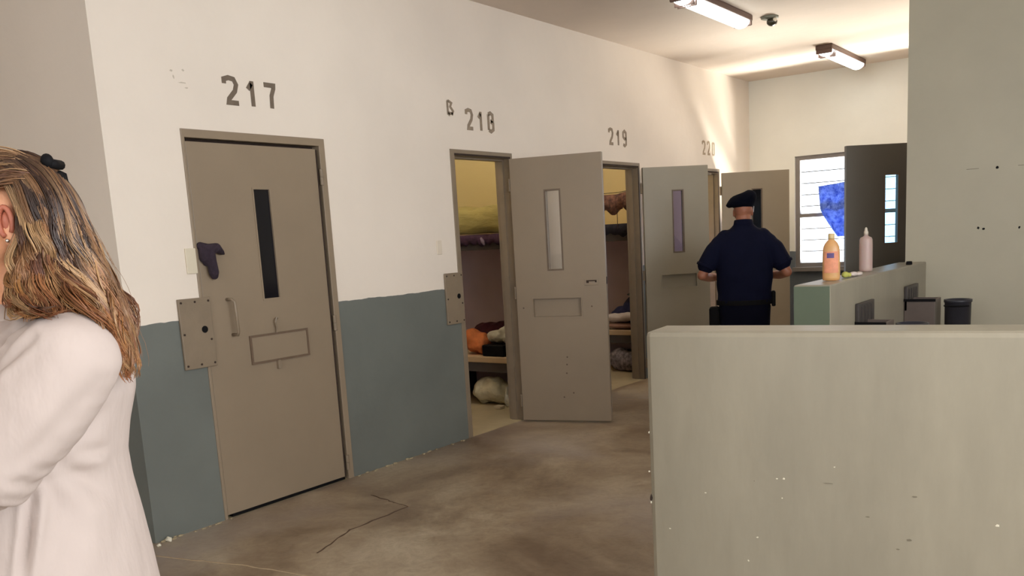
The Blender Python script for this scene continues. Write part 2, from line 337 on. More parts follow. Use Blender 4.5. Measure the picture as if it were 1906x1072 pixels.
# ------------------------------------------------------------------ doors
def door_leaf(parent, w, h, slot, hatch, closed=False, slotmat=None, sgn=1, t=.045, mt=None):
    mt = mt or m_door
    b = nb(); holes = [slot]
    if hatch and not closed: holes.append(hatch)
    holed(b, 0, w, .012, h, -t/2, t/2, holes); lf = build('leaf', b, mt, parent, bevel=.003)
    u0, u1, z0, z1 = slot
    b = nb(); box(b, u0, u1, .006, .012, z0, z1); build('vision_glass', b, slotmat or m_slit, lf)
    for s in (-1, 1):
        b = nb(); holed(b, u0-.012, u1+.012, z0-.012, z1+.012, s*t/2-.004, s*t/2+.003, [(u0, u1, z0, z1)]); build('vision_frame', b, mat('slot_edge', (104, 88, 72), .5, .1, 20), lf)
    if hatch and not closed:
        u0, u1, z0, z1 = hatch
        b = nb(); box(b, u0, u1, .011, .019, z0, z1); build('hatch_flap', b, mt, lf)
        for s in (-1, 1):
            b = nb(); holed(b, u0-.012, u1+.012, z0-.012, z1+.012, s*t/2-.003, s*t/2+.003, [(u0, u1, z0, z1)]); build('hatch_frame', b, mt, lf)
    return lf
def door_frame(parent, a, c, top=2.15, fw=.045, proud=.008):
    # in wall frame: local x along wall (world Y), local y = world X
    b = nb(); holed(b, a, c, 0, top, -.135, proud, [(a+fw, c-fw, -.0, top-fw)])
    bmesh.ops.transform(b, matrix=RX, verts=b.verts); build('frame', b, m_frame, parent, bevel=.003)
    b = nb(); holed(b, a+fw-.001, c-fw+.001, 0, top-fw+.001, -.10, -.05, [(a+fw+.014, c-fw-.014, 0, top-fw-.014)])
    bmesh.ops.transform(b, matrix=RX, verts=b.verts); build('door_stop', b, m_frame, parent)
    b = nb(); box(b, .0085, .011, c-fw+.002, c-fw+.016, 0, top-fw); box(b, .0085, .011, a+fw-.004, c-fw+.016, top-fw+.001, top-fw+.016); build('gap_shade', b, m_rust_shade, parent)  # dark strips painting the shadow gap along hinge jamb and header
def hinge(parent, x, y, z, h=.09, r=.011):
    b = nb(); lathe(b, [(r*.6, 0), (r, .003), (r, h/2-.002), (r*.8, h/2), (r, h/2+.002), (r, h-.003), (r*.6, h)], 12, Matrix.Translation((x, y, z))); build('hinge', b, m_frame, parent)
def wall_plate(y0, y1, z0, z1, hy, hz, label):
    b = nb(); box(b, 0.002, .018, y0, y1, z0, z1); p = tag(build('lock_plate', b, m_frame, bevel=.003), label, 'lock plate', 'steel lock plates beside the doors')
    for yy, zz in [(y0+.015, z0+.02), (y1-.015, z0+.02), (y0+.015, z1-.02), (y1-.015, z1-.02), (y0+.015, (z0+z1)/2), ((y0+y1)/2, z0+.02), ((y0+y1)/2, z1-.02), (y1-.02, (z0+z1)/2-.04)]:
        b = nb(); lathe(b, [(.006, 0), (.006, .003), (.003, .005)], 8, Matrix.Translation((.018, yy, zz)) @ Matrix.Rotation(math.pi/2, 4, 'Y')); build('bolt', b, m_rust_shade, p)
    b = nb(); lathe(b, [(.019, 0), (.019, .0025), (.015, .003)], 20, Matrix.Translation((.0175, hy, hz)) @ Matrix.Rotation(math.pi/2, 4, 'Y')); build('keyhole', b, m_black, p)
    return p
# door 217, closed
d = empty('door_1', (0, 3.42, 0), label='closed taupe steel cell door under number 217 with dark vision slot', cat='door', kind='structure')
def P(bm): bmesh.ops.transform(bm, matrix=Matrix.Translation((0, -3.42, 0)), verts=bm.verts); return bm
a, c = DOORS[0]; fw = .045
b = nb(); holed(b, a, c, 0, 2.15, -.135, .008, [(a+.018, c-fw, -.0, 2.15-fw)]); bmesh.ops.transform(b, matrix=RX, verts=b.verts); build('frame', P(b), m_door, d, bevel=.003)
b = nb(); holed(b, a+fw, c-fw, 0, 2.105, -.135, -.055, [(a+fw+.02, c-fw-.02, 0, 2.085)]); bmesh.ops.transform(b, matrix=RX, verts=b.verts); build('door_stop', P(b), m_rust_shade, d)
ML7 = Matrix.Translation((.003, 2.985-3.42, 0)) @ RX
b = nb(); holed(b, -.034, .862, .022, 2.086, -.04, .0, [(.372, .483, 1.217, 1.84)]); bmesh.ops.transform(b, matrix=ML7, verts=b.verts); lf = build('leaf', b, m_door, d, bevel=.003)
b = nb(); box(b, .372, .483, -.014, -.008, 1.217, 1.84, ML7); build('vision_glass', b, mat('dark_glass', (14, 14, 22), .12), lf)
b = nb(); holed(b, .362, .493, 1.207, 1.85, -.002, .003, [(.372, .483, 1.217, 1.84)]); bmesh.ops.transform(b, matrix=ML7, verts=b.verts); build('vision_frame', b, m_door, lf)
b = nb(); box(b, .245, .652, -.001, .006, .857, 1.004, ML7); build('hatch_flap', b, m_door, lf, bevel=.002)
b = nb(); holed(b, .235, .662, .847, 1.014, -.001, .010, [(.247, .650, .859, 1.002)]); bmesh.ops.transform(b, matrix=ML7, verts=b.verts); build('hatch_frame', b, mat('hatch_edge', (104, 86, 70), .5, .1, 20), lf)
b = nb(); tube(b, [ML7 @ Vector(p) for p in ((.425, .012, 1.015), (.425, .018, 1.045), (.415, .020, 1.075), (.425, .022, 1.10), (.44, .012, 1.095))], .006); build('hatch_latch', b, m_frame, lf)
b = nb(); box(b, .41, .432, 0, .02, .80, .85, ML7); build('hatch_latch', b, m_frame, lf, bevel=.003)
b = nb(); tube(b, [ML7 @ Vector(p) for p in ((.115, 0, 1.235), (.115, .045, 1.235), (.125, .055, 1.22), (.13, .055, 1.05), (.13, .045, 1.035), (.13, 0, 1.035))], .009, 10); build('pull_handle', b, m_frame, lf, True)
for z in (1.87, .97, .06): hinge(lf, .004, 3.877-3.42, z, .10, .013)
b = nb(); box(b, .86, .866, -.03, .004, .02, 2.08, ML7); build('gap', b, m_rust_shade, lf)
b = nb(); box(b, .0, .862, -.035, -.004, .004, .022, ML7); build('gap', b, m_black, lf)
wall_plate(2.788, 2.985, .88, 1.26, 2.93, 1.087, 'bolted steel lock plate with round keyhole beside door 217')
wall_plate(4.955, 5.15, .885, 1.26, 5.095, 1.087, 'bolted steel lock plate with keyhole at the left jamb of door 218')
# open doors: leaf swings into the hall
def open_door(n, k, hx, hy, ex, ey, w, slot, hatch, label, slotmat=None, mt=None):
    d = empty('door_%d' % n, (0, 0, 0), label=label, cat='door', kind='structure')
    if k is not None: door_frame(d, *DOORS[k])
    e = bpy.data.objects.new('leaf_hang', None)
    ang = math.atan2(ey-hy, ex-hx)
    lf = door_leaf(d, w, 2.10, slot, hatch, slotmat=slotmat, mt=mt); lf.location = (hx, hy, 0); lf.rotation_euler = (0, 0, ang)
    bpy.data.objects.remove(e)
    for z in (.12, 1.0, 1.85):
        b = nb(); lathe(b, [(.008, 0), (.012, .003), (.012, .097), (.008, .1)], 12, Matrix.Translation((-.012, .0, z))); build('hinge', b, m_frame, lf)
    return d, lf
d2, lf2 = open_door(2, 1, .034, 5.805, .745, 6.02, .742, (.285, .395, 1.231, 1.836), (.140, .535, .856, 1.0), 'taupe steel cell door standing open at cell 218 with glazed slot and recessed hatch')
US = .030; b = nb(); box(b, .54+US, .65+US, -.0265, -.022, 1.095, 1.145); build('lock_cover', b, m_door, lf2, bevel=.002)
b = nb(); box(b, .585, .605, -.0275, -.026, 1.112, 1.134); box(b, .605, .660, -.0275, -.026, 1.125, 1.134); box(b, .655, .668, -.0275, -.026, 1.116, 1.134); build('lock_slot', b, m_rust_shade, lf2)
b = nb(); box(b, .7415, .7435, -.01, .01, 1.10, 1.155); build('bolt_hole', b, m_black, lf2)
for i, (u, z) in enumerate(((.40, .53), (.395, .47), (.39, .40), (.36, .205), (.44, .24), (.62, .93), (.055, .93))):
    b = nb(); lathe(b, [(.007, 0), (.007, .001)], 8, Matrix.Translation((u, -.0222, z)) @ Matrix.Rotation(math.pi/2, 4, 'X')); build('dent', b, mat('dent_mark', (96, 80, 64), .7), lf2)
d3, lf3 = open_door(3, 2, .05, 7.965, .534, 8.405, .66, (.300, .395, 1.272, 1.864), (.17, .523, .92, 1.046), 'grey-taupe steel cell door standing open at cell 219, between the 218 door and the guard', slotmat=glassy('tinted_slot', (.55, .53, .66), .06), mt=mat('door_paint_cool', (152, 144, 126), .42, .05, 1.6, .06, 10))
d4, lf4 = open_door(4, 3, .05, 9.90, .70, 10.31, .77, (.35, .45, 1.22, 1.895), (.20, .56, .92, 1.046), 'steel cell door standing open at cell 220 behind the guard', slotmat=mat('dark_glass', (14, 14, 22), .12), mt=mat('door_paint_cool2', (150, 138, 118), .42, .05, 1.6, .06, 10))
d5, lf5 = open_door(5, None, 2.66, 8.27, 2.05, 7.81, .76, (.315, .425, 1.28, 1.845), (.2, .56, .92, 1.046), 'dark backlit steel door with bright narrow slot standing open beside the pier', slotmat=m_bslit, mt=mat('door_paint_backlit', (96, 92, 84), .35, .05, 2, .05, 10))  # leaf coloured darker than the other doors, backlit shade painted in
# ------------------------------------------------------------------ stencilled numbers
GL = {'2': [[(0, .78), (.0, .95), (.35, 1.02), (.75, .98), (.92, .78), (.78, .52), (.28, .2), (.22, .06), (1.0, .06)]],
      '1': [[(.12, .66), (.55, .90)], [(.62, 1.0), (.62, 0)]], '7': [[(0, .93), (.88, .93), (.86, .82), (.62, .5), (.58, 0)]],
      '8': [[(.12, .08), (.12, .92)], [(.12, .92), (.5, 1.0), (.86, .9), (.86, .62), (.5, .54)], [(.5, .54), (.9, .44), (.9, .12), (.5, .0), (.12, .08)]],
      '9': [[(.88, .5), (.5, .46), (.12, .6), (.12, .88), (.5, 1.0), (.88, .88), (.88, .12), (.5, 0), (.12, .08)]],
      '0': [[(.4, 1.0), (.12, .9), (.12, .1), (.4, 0)], [(.6, 0), (.88, .1), (.88, .9), (.6, 1.0)]], 'B': [[(.2, 1.0), (.1, .9), (.12, .1), (.4, 0)], [(.2, 1), (.7, .85), (.5, .6), (.9, .3), (.7, .05)], [(.15, .15), (.85, .1)]]}
def ribbon(bm, pts, w, x0, x1):
    P2 = [Vector(p) for p in pts]; Lf, Rt = [], []
    for i, p in enumerate(P2):
        t0 = (P2[i]-P2[i-1]).normalized() if i else (P2[1]-P2[0]).normalized(); t1 = (P2[i+1]-P2[i]).normalized() if i < len(P2)-1 else t0
        t = (t0+t1); t = t.normalized() if t.length > .1 else t1; nn = Vector((-t.y, t.x)); k = 1/max(.55, nn.dot(Vector((-t1.y, t1.x))))
        Lf.append(p+nn*w/2*k); Rt.append(p-nn*w/2*k)
    rings = [[Vector((x0, l.x, l.y)), Vector((x1, l.x, l.y)), Vector((x1, r.x, r.y)), Vector((x0, r.x, r.y))] for l, r in zip(Lf, Rt)]
    ring_loft(bm, rings)
def number(txt, y0, wd, z0=2.288, h=.165, gap=.036, sw=.027, mt=None, label=None):
    root = empty('door_number', (0, y0, z0), label=label, cat='number', group='stencilled cell numbers')
    y = 0
    for i, ch in enumerate(txt):
        w = wd[i]; b = nb()
        for st in GL[ch]: ribbon(b, [(y+sw/2+p[0]*(w-sw), sw/2+p[1]*(h-sw)) for p in st], sw, .0004, .0022)
        build('digit', b, mt or m_num, root); y += w+gap
    return root
m_num2 = mat('faded_stencil', (146, 130, 112), .7, .15, 30); m_num3 = mat('more_faded_stencil', (166, 148, 124), .7, .2, 30)
number('217', 3.225, (.112, .085, .105), label='stencilled grey-brown number 217 on the wall above the closed door')
number('218', 5.325, (.10, .085, .10), mt=m_num2, label='faded stencilled number 218 above the open cell doorway')
number('219', 7.42, (.10, .085, .10), mt=m_num2, label='faded stencilled number 219 on the wall above its doorway')
number('220', 9.49, (.10, .09, .09), mt=m_num3, sw=.024, label='most faded stencilled number 220 near the far corner')
b = nb()
for st in GL['B']: ribbon(b, [(5.122+p[0]*.075, 2.388+p[1]*.10) for p in st], .02, .0004, .0022)
tag(build('stencil_mark', b, m_num2), 'small dark smudged stencil mark just left of number 218', 'wall mark')
b = nb(); box(b, .0004, .01, 2.872, 2.935, 1.39, 1.525); tag(build('switch_plate', b, mat('switch_plastic', (216, 206, 184), .5), bevel=.003), 'cream blank switch plate on the wall left of door 217', 'switch plate')
b = nb(); box(b, .0004, .008, 4.905, 4.955, 1.40, 1.50); tag(build('switch_plate', b, mat('switch_plastic2', (222, 210, 192), .5), bevel=.003), 'pale blank switch plate on the wall left of door 218', 'switch plate')
# dark cloth stuffed between door 217 and its frame
b = nb()
chain(b, [((.012, 2.965, 1.535), .022), ((.03, 3.0, 1.515), .03), ((.03, 3.05, 1.52), .028), ((.025, 3.085, 1.497), .016), ((.015, 3.105, 1.487), .007)], 12)
chain(b, [((.015, 2.975, 1.53), .024), ((.02, 2.975, 1.47), .026), ((.016, 2.985, 1.44), .014)], 12)
chain(b, [((.03, 3.005, 1.51), .03), ((.035, 3.01, 1.45), .026), ((.035, 3.015, 1.39), .028), ((.03, 3.02, 1.372), .022)], 12)
cl = remesh('rag', b, mat('rag_cloth', (44, 32, 44), .9, .3, 30, .5, 60), None, .004, 3); tag(cl, 'dark purple rag stuffed in the edge of closed door 217', 'rag')
# ------------------------------------------------------------------ ceiling lamps
m_diff = emis('lamp_diffuser', (.96, 1, .96), TUBE); m_lampm = mat('lamp_body', (108, 84, 74), .5)
def lamp(x, y, rz=0., label=None, group='fluorescent ceiling lamps', length=1.24):
    root = empty('ceiling_lamp', (x, y, H), rz, label=label, cat='lamp', group=group)
    h = length/2
    b = nb(); box(b, -.085, .085, -h, h, -.05, 0); build('body', b, m_lampm, root, bevel=.01)
    n = 12; prof = [(-.075, -.045)]+[(-.075*math.cos(math.pi*k/n), -.05-.055*math.sin(math.pi*k/n)) for k in range(n+1)]+[(.075, -.045)]
    b = nb(); ring_loft(b, [[Vector((px*s, yy, -.05+(pz+.05)*s)) for px, pz in prof] for yy, s in ((-h+.03, .6), (-h+.05, 1), (h-.05, 1), (h-.03, .6))]); build('diffuser', b, m_diff, root, smooth=False)
    for yy in (-h+.015, h-.015):
        b = nb(); box(b, -.08, .08, yy-.012, yy+.012, -.085, -.04); build('end_cap', b, m_lampm, root, bevel=.008)
    for yy in (-h+.09, -h+.14):
        b = nb(); box(b, -.079, .079, yy-.006, yy+.006, -.108, -.045); build('clip', b, m_lampm, root)
    return root
lamp(1.27, 6.95, 0, 'glowing fluorescent ceiling lamp nearer the camera, beside the ceiling detector')
lamp(1.40, 9.96, 0, 'glowing fluorescent ceiling lamp near the far wall', length=1.24)
lamp(1.2, 3.9, 0, 'glowing fluorescent ceiling lamp above the closed door side of the hall', group='ceiling lamps overhead of the viewer')
lamp(1.6, .4, 0, 'glowing fluorescent ceiling lamp overhead', group='ceiling lamps overhead of the viewer')
lamp(4.9, 4.6, 0, 'glowing fluorescent ceiling lamp above the low wall', group='ceiling lamps overhead of the viewer')
lamp(4.9, 1.0, 0, 'glowing fluorescent ceiling lamp above the viewer', group='ceiling lamps overhead of the viewer')
lamp(4.6, -2.4, 0, 'glowing fluorescent ceiling lamp behind the viewer', group='ceiling lamps overhead of the viewer')
# ceiling detector
root = empty('ceiling_detector', (1.433, 7.75, H), label='small grey round detector on the ceiling beside the lamp', cat='detector')
b = nb(); lathe(b, [(.075, 0), (.075, -.012), (.06, -.02)], 24); build('base', b, mat('detector_base', (132, 132, 118), .6), root, True)
b = nb(); ellipsoid(b, (.02, 0, -.045), .045, .045, .035); build('sensor', b, mat('detector_lens', (60, 56, 44), .3), root, True)
b = nb(); ellipsoid(b, (.05, -.02, -.035), .018, .018, .018); build('indicator', b, mat('detector_white', (230, 220, 200), .4), root, True)
PART2 = True
# ================================================================== CELLS
def slab(name, x0, x1, y0, y1, z0, z1, m, **k):
    b = nb(); box(b, x0, x1, y0, y1, z0, z1); return tag(build(name, b, m, bevel=.006), **k)
m_conc = mat('bunk_concrete', (196, 170, 134), .7, .06, 8); m_beam = mat('bunk_beam', (92, 86, 82), .7); m_recess = mat('recess_dark', (40, 34, 40), .9)
def bunks(yb, ye, label):
    for i, (z0, z1) in enumerate(((.40, .455), (1.49, 1.545))):
        root = empty('bunk', (-1.3, (yb+ye)/2, z0), label=('lower ' if i == 0 else 'upper ')+label, cat='bunk', group='concrete bunks in the cells')
        b = nb(); box(b, -1.25, 1.1, yb-(yb+ye)/2, (ye-yb)/2-.005, 0, z1-z0); build('slab', b, m_conc, root, bevel=.008)
        b = nb(); box(b, -1.25, 1.1, yb-(yb+ye)/2+.05, yb-(yb+ye)/2+.12, -.09, 0); build('beam', b, m_beam, root)
        if i == 0:
            for x in (-1.2, -.1, 1.0):
                b = nb(); box(b, x-.04, x+.04, yb-(yb+ye)/2+.3, (ye-yb)/2-.01, -z0, 0); build('support', b, m_recess, root)
bunks(6.2, 6.94, 'concrete bunk with pale edge inside cell 218'); bunks(8.3, 9.02, 'concrete bunk with pale edge inside cell 219')
def lumpy(name, parts, m, voxel=.012, it=5, noise=0., seed=0, **k):
    b = nb()
    for c, r in parts: ellipsoid(b, c, *r, seg=16)
    o = remesh(name, b, m, None, voxel, it)
    if noise:
        from mathutils import noise as N
        for v in o.data.vertices: v.co += Vector(v.normal)*noise*N.noise(v.co*14+Vector((seed, 0, 0)))
    return tag(o, **k)
# cell 218: mattress wrapped in a yellow sheet
b = nb(); n = 30; rings = []
for i in range(n+1):
    x = -1.9+1.62*i/n; zt = 1.755+.02*math.sin(i*.8)
    rings.append([Vector((x, 6.185+.012*math.sin(i*1.3), 1.548)), Vector((x, 6.165+.02*math.sin(i*.9+1), 1.60+.01*math.sin(i*1.7))), Vector((x, 6.175+.015*math.sin(i*.7), 1.68)), Vector((x, 6.19, zt)), Vector((x, 6.4, zt+.02)), Vector((x, 6.92, zt)), Vector((x, 6.92, 1.548))])
ring_loft(b, rings); mt = tag(build('mattress', b, mat('yellow_sheet', (150, 138, 82), .85, .14, 4, .6, 7, stretch=(1, 1, 3)), smooth=True), 'mattress in a mustard yellow sheet on the upper bunk of cell 218', 'mattress')
m_purp = mat('purple_cloth', (54, 26, 50), .9, .4, 14, .6, 20)
b = nb(); rings = []
for i in range(31):
    x = -1.0+.78*i/30; lo = 1.445+.012*math.sin(i*1.9)+.008*math.sin(i*.7)
    rings.append([Vector((x, 6.19, 1.535)), Vector((x, 6.17+.006*math.sin(i*2.1), 1.53)), Vector((x, 6.165+.012*math.sin(i*1.5), lo+.02)), Vector((x, 6.18, lo)), Vector((x, 6.192, lo+.02))])
ring_loft(b, rings); tag(build('hanging_garment', b, m_purp, smooth=True), 'dark purple garment draped below the upper bunk edge in cell 218', 'garment')
b = nb(); chain(b, [((-.58, 6.16, 1.50), .012), ((-.56, 6.155, 1.47), .018), ((-.55, 6.155, 1.45), .012)], 10)
tag(remesh('hanging_cloth', b, mat('grey_cloth', (120, 104, 120), .9), None, .004, 2), 'small grey cloth tucked in front of the purple garment', 'cloth')
Z = .457
lumpy('clothes_bundle', [((-.86, 6.38, Z+.10), (.12, .12, .10)), ((-.79, 6.36, Z+.08), (.07, .1, .08)), ((-.92, 6.38, Z+.17), (.07, .09, .06))], mat('orange_cloth', (206, 118, 64), .85, .2, 12, .7, 18), noise=.02, label='orange bundle of clothes on the lower bunk of cell 218', cat='clothes bundle')
lumpy('folded_blanket', [((-.95, 6.66, Z+.14), (.2, .11, .12)), ((-.72, 6.68, Z+.15), (.25, .11, .13)), ((-.5, 6.69, Z+.145), (.12, .11, .13))], mat('maroon_cloth', (70, 24, 40), .9, .3, 10, .6, 16), noise=.015, seed=4, label='dark maroon blanket behind the orange bundle on the lower bunk', cat='blanket')
b = nb(); box(b, -.70, -.46, 6.22, 6.40, Z, Z+.10); tag(build('storage_box', b, m_black, bevel=.01), 'black box at the front edge of the lower bunk in cell 218', 'box')
lumpy('plastic_bag', [((-.58, 6.32, Z+.168), (.12, .09, .055)), ((-.50, 6.33, Z+.22), (.07, .07, .05)), ((-.46, 6.32, Z+.165), (.07, .07, .05))], mat('white_bag', (196, 190, 168), .5, .1, 20, .8, 22), noise=.02, seed=9, label='white plastic bag on top of the black box in cell 218', cat='plastic bag')
b = nb(); lathe(b, [(.001, 0), (.035, .0), (.04, .015), (.035, .05), (.02, .062), (.001, .064)], 20, Matrix.Translation((-.47, 6.33, Z+.268))); tag(build('cap', b, m_black, smooth=True), 'small black cap perched above the white bag in cell 218', 'cap')
lumpy('rubbish_sack', [((-.78, 6.36, .12), (.14, .13, .12)), ((-.68, 6.34, .13), (.13, .12, .12)), ((-.60, 6.36, .10), (.09, .1, .10))], mat('pale_sack', (214, 206, 176), .5, .06, 14, .9, 16), noise=.02, seed=2, label='pale round plastic sack on the floor under the lower bunk of cell 218', cat='sack')
lumpy('plastic_bag', [((-.485, 6.28, .09), (.02, .03, .09)), ((-.47, 6.26, .05), (.03, .03, .05))], mat('white_bag2', (210, 206, 190), .45, .1, 30, .8, 30), voxel=.006, noise=.01, seed=5, label='small white plastic bag on the floor beside the pale sack', cat='plastic bag')
b = nb(); box(b, -.53, -.455, 6.12, 6.19, 0, .03); tag(build('paper_scrap', b, mat('paper', (198, 186, 160), .8), bevel=.006), 'crumpled paper on the cell 218 floor beside the small white bag', 'paper')
# cell 219
m_plaid = mat('plaid_cloth', (52, 30, 34), .9, .0, 26, .6, 20, col2=(130, 92, 74))
b = nb(); rings = []
for i in range(25):
    x = -.62+.36*i/24; lo = 1.70+.03*math.sin(i*.5)+(.03 if i > 16 else 0); hi = 1.885+.035*max(0, (i-12)/12)
    rings.append([Vector((x, 8.31, hi)), Vector((x, 8.285, hi-.01)), Vector((x, 8.27+.012*math.sin(i*1.2), (lo+hi)/2)), Vector((x, 8.28, lo)), Vector((x, 8.315, lo))])
ring_loft(b, rings); g1 = tag(build('hanging_shirt', b, m_plaid, smooth=True), 'dark reddish patterned shirt hung on a line inside cell 219', 'shirt')
b = nb(); tube(b, [(-2.58, 8.30, 1.94), (-1.2, 8.295, 1.90), (-.4, 8.29, 1.90), (-.17, 8.29, 1.93)], .003, 6); tag(build('clothes_line', b, m_black), 'thin dark clothes line strung across cell 219', 'line')
b = nb(); tube(b, [(-.425, 8.28, 1.74), (-.42, 8.27, 1.62), (-.425, 8.275, 1.5)], .0035, 6); tag(build('dangling_string', b, m_rust_shade), 'thin dark cord hanging below the patterned shirt in cell 219', 'cord')
b = nb(); rings = []
for i in range(25):
    x = -.66+.42*i/24; lo = 1.475-.03*math.exp(-((i-16)/3)**2)+.01*math.sin(i)
    rings.append([Vector((x, 8.30, 1.575)), Vector((x, 8.275, 1.58)), Vector((x, 8.27+.01*math.sin(i*1.4), (lo+1.58)/2)), Vector((x, 8.28, lo)), Vector((x, 8.30, lo))])
ring_loft(b, rings); tag(build('hanging_garment', b, mat('near_black_cloth', (26, 20, 32), .9, .3, 12, .6, 18), smooth=True), 'near black garment along the upper bunk edge in cell 219', 'garment')
lumpy('clothes_bundle', [((-.57, 8.62, Z+.12), (.16, .11, .12)), ((-.44, 8.62, Z+.20), (.13, .11, .14)), ((-.36, 8.62, Z+.24), (.11, .1, .10))], mat('navy_cloth', (40, 40, 72), .9, .3, 10, .6, 16), noise=.02, seed=3, label='navy blue heap of clothes on the lower bunk of cell 219', cat='clothes bundle')
lumpy('towel', [((-.38, 8.60, Z+.365), (.09, .07, .022)), ((-.45, 8.59, Z+.358), (.06, .06, .02))], mat('grey_towel', (96, 104, 116), .9, .2, 12), voxel=.008, noise=.01, seed=8, label='grey-blue towel lying on top of the navy clothes', cat='towel')
lumpy('pillow', [((-.50, 8.41, Z+.125), (.2, .085, .05)), ((-.40, 8.40, Z+.135), (.14, .08, .045))], mat('white_pillow', (206, 196, 190), .8, .1, 10, .5, 12), voxel=.01, noise=.01, seed=6, label='whitish pillow under the navy clothes on the lower bunk of cell 219', cat='pillow')
lumpy('folded_blanket', [((-.48, 8.41, Z+.037), (.24, .09, .032))], mat('brown_blanket', (142, 108, 92), .9, .15, 8), voxel=.008, noise=.006, seed=6, label='brownish blanket at the edge of the lower bunk in cell 219', cat='blanket')
lumpy('patterned_bag', [((-.52, 8.40, .13), (.12, .11, .13)), ((-.40, 8.38, .11), (.11, .1, .11))], mat('patterned_cloth', (22, 20, 28), .8, .0, 22, col2=(160, 148, 150)), noise=.01, seed=1, label='black and white patterned bag on the floor under the bunk of cell 219', cat='bag')
lumpy('dark_sack', [((-.52, 8.66, .11), (.14, .09, .10))], mat('slate_sack', (52, 54, 66), .7), seed=1, label='dark slate coloured sack behind the patterned bag in cell 219', cat='sack')
# added fill light: one unseen bulb per occupied cell, above the door head
def fill_bulb(x, y, e, col=(1, .82, .55)):
    root = empty('cell_fill_lamp', (x, y, H), label='unseen warm bulb added as fill on the ceiling of an occupied cell', cat='lamp', group='added fill bulbs on the cell ceilings')
    b = nb(); lathe(b, [(.05, 0), (.05, -.03), (.02, -.04)], 20); build('fill_bulb_holder', b, m_frame, root)
    b = nb(); ellipsoid(b, (0, 0, -.08), .04, .04, .045); build('fill_bulb', b, emis('fill_glow', col, e), root, True)
fill_bulb(-.95, 5.62, 540, (1, .92, .78)); fill_bulb(-.95, 7.7, 500, (1, .92, .80))
# ================================================================== ON AND BY THE PARTITION
def bottle(x, y, prof, cap, m, mc, label, lab=None, squash=.62, rz=0.):
    root = empty('bottle', (x, y, 1.151), rz, label=label, cat='bottle', group='bottles on the partition')
    b = nb(); lathe(b, prof, 28, squash=squash); build('body', b, m, root, True)
    b = nb(); lathe(b, cap, 20); build('cap', b, mc, root, True)
    if lab:
        z0, z1, w, ml = lab; r = prof[3][0]+.0012
        b = nb(); n = 10; rr = []
        for k in range(n+1):
            a = -math.pi/2-w+2*w*k/n; rr.append([Vector((r*math.cos(a), r*squash*math.sin(a), z)) for z in (z0, z1)])
        ring_loft(b, rr, cap=False, closed=False); lb = build('label', b, ml, root)
        b = nb(); rr = []
        for k in range(5):
            a = -math.pi/2-w*.55+w*.9*k/4; rr.append([Vector(((r+.0008)*math.cos(a), (r+.0008)*squash*math.sin(a), z)) for z in (z0+(z1-z0)*.70, z1-.008)])
        ring_loft(b, rr, cap=False, closed=False); build('label_emblem', b, mat('label_blue', (96, 76, 130), .5), lb)
    return root
m_amber = mat('amber_bottle', (238, 184, 122), .35, .05, 8, spec=.6); m_pinkb = mat('pale_bottle', (214, 188, 180), .4, .04, 8)
for mm in (m_amber, m_pinkb):
    bs = mm.node_tree.nodes['Principled BSDF']; bs.inputs['Transmission Weight'].default_value = .25; bs.inputs['Subsurface Weight'].default_value = .25; bs.inputs['Subsurface Scale'].default_value = .05
face = math.atan2(CAM.y-5.25, CAM.x-2.73)+math.pi/2
bottle(2.735, 5.16, [(.03, 0), (.046, .003), (.048, .02), (.048, .10), (.047, .16), (.044, .19), (.034, .212), (.022, .226), (.016, .232), (.015, .245)], [(.017, .236), (.018, .24), (.018, .262), (.014, .266)], m_amber, mat('amber_cap', (214, 190, 140), .5),
       'tall amber plastic bottle with printed label on the near end of the partition', (.045, .165, .9, mat('bottle_label', (226, 150, 116), .6, .12, 30)), .62, face)
bottle(2.70, 6.02, [(.03, 0), (.040, .003), (.041, .02), (.041, .10), (.041, .17), (.040, .205), (.034, .218), (.018, .226), (.013, .232), (.012, .238)], [(.014, .236), (.014, .255), (.010, .262), (.008, .276), (.003, .284)], m_pinkb, mat('white_cap', (216, 206, 190), .5),
       'pale pinkish plastic bottle with pointed nozzle on the far half of the partition', None, .9, face)
lumpy('sponge', [((2.755, 5.36, 1.172), (.02, .035, .018)), ((2.765, 5.40, 1.168), (.018, .02, .015))], mat('yellow_green', (190, 190, 96), .8, .1, 30), voxel=.005, noise=.004, label='yellow-green sponge on the partition beside the amber bottle', cat='sponge')
lumpy('crumpled_wipe', [((2.765, 5.50, 1.166), (.02, .06, .013)), ((2.77, 5.60, 1.162), (.02, .05, .01)), ((2.75, 5.45, 1.165), (.02, .03, .012))], mat('white_wipe', (222, 208, 200), .8, .1, 30), voxel=.004, noise=.008, label='crumpled whitish wipe on the partition behind the yellow-green sponge', cat='wipe')
b = nb(); lathe(b, [(.02, 0), (.022, .004), (.020, .022), (.016, .024)], 16, Matrix.Translation((2.80, 6.78, 1.151))); tag(build('black_knob', b, m_black, smooth=True), 'small black knob on the far end of the partition by the pier', 'knob')
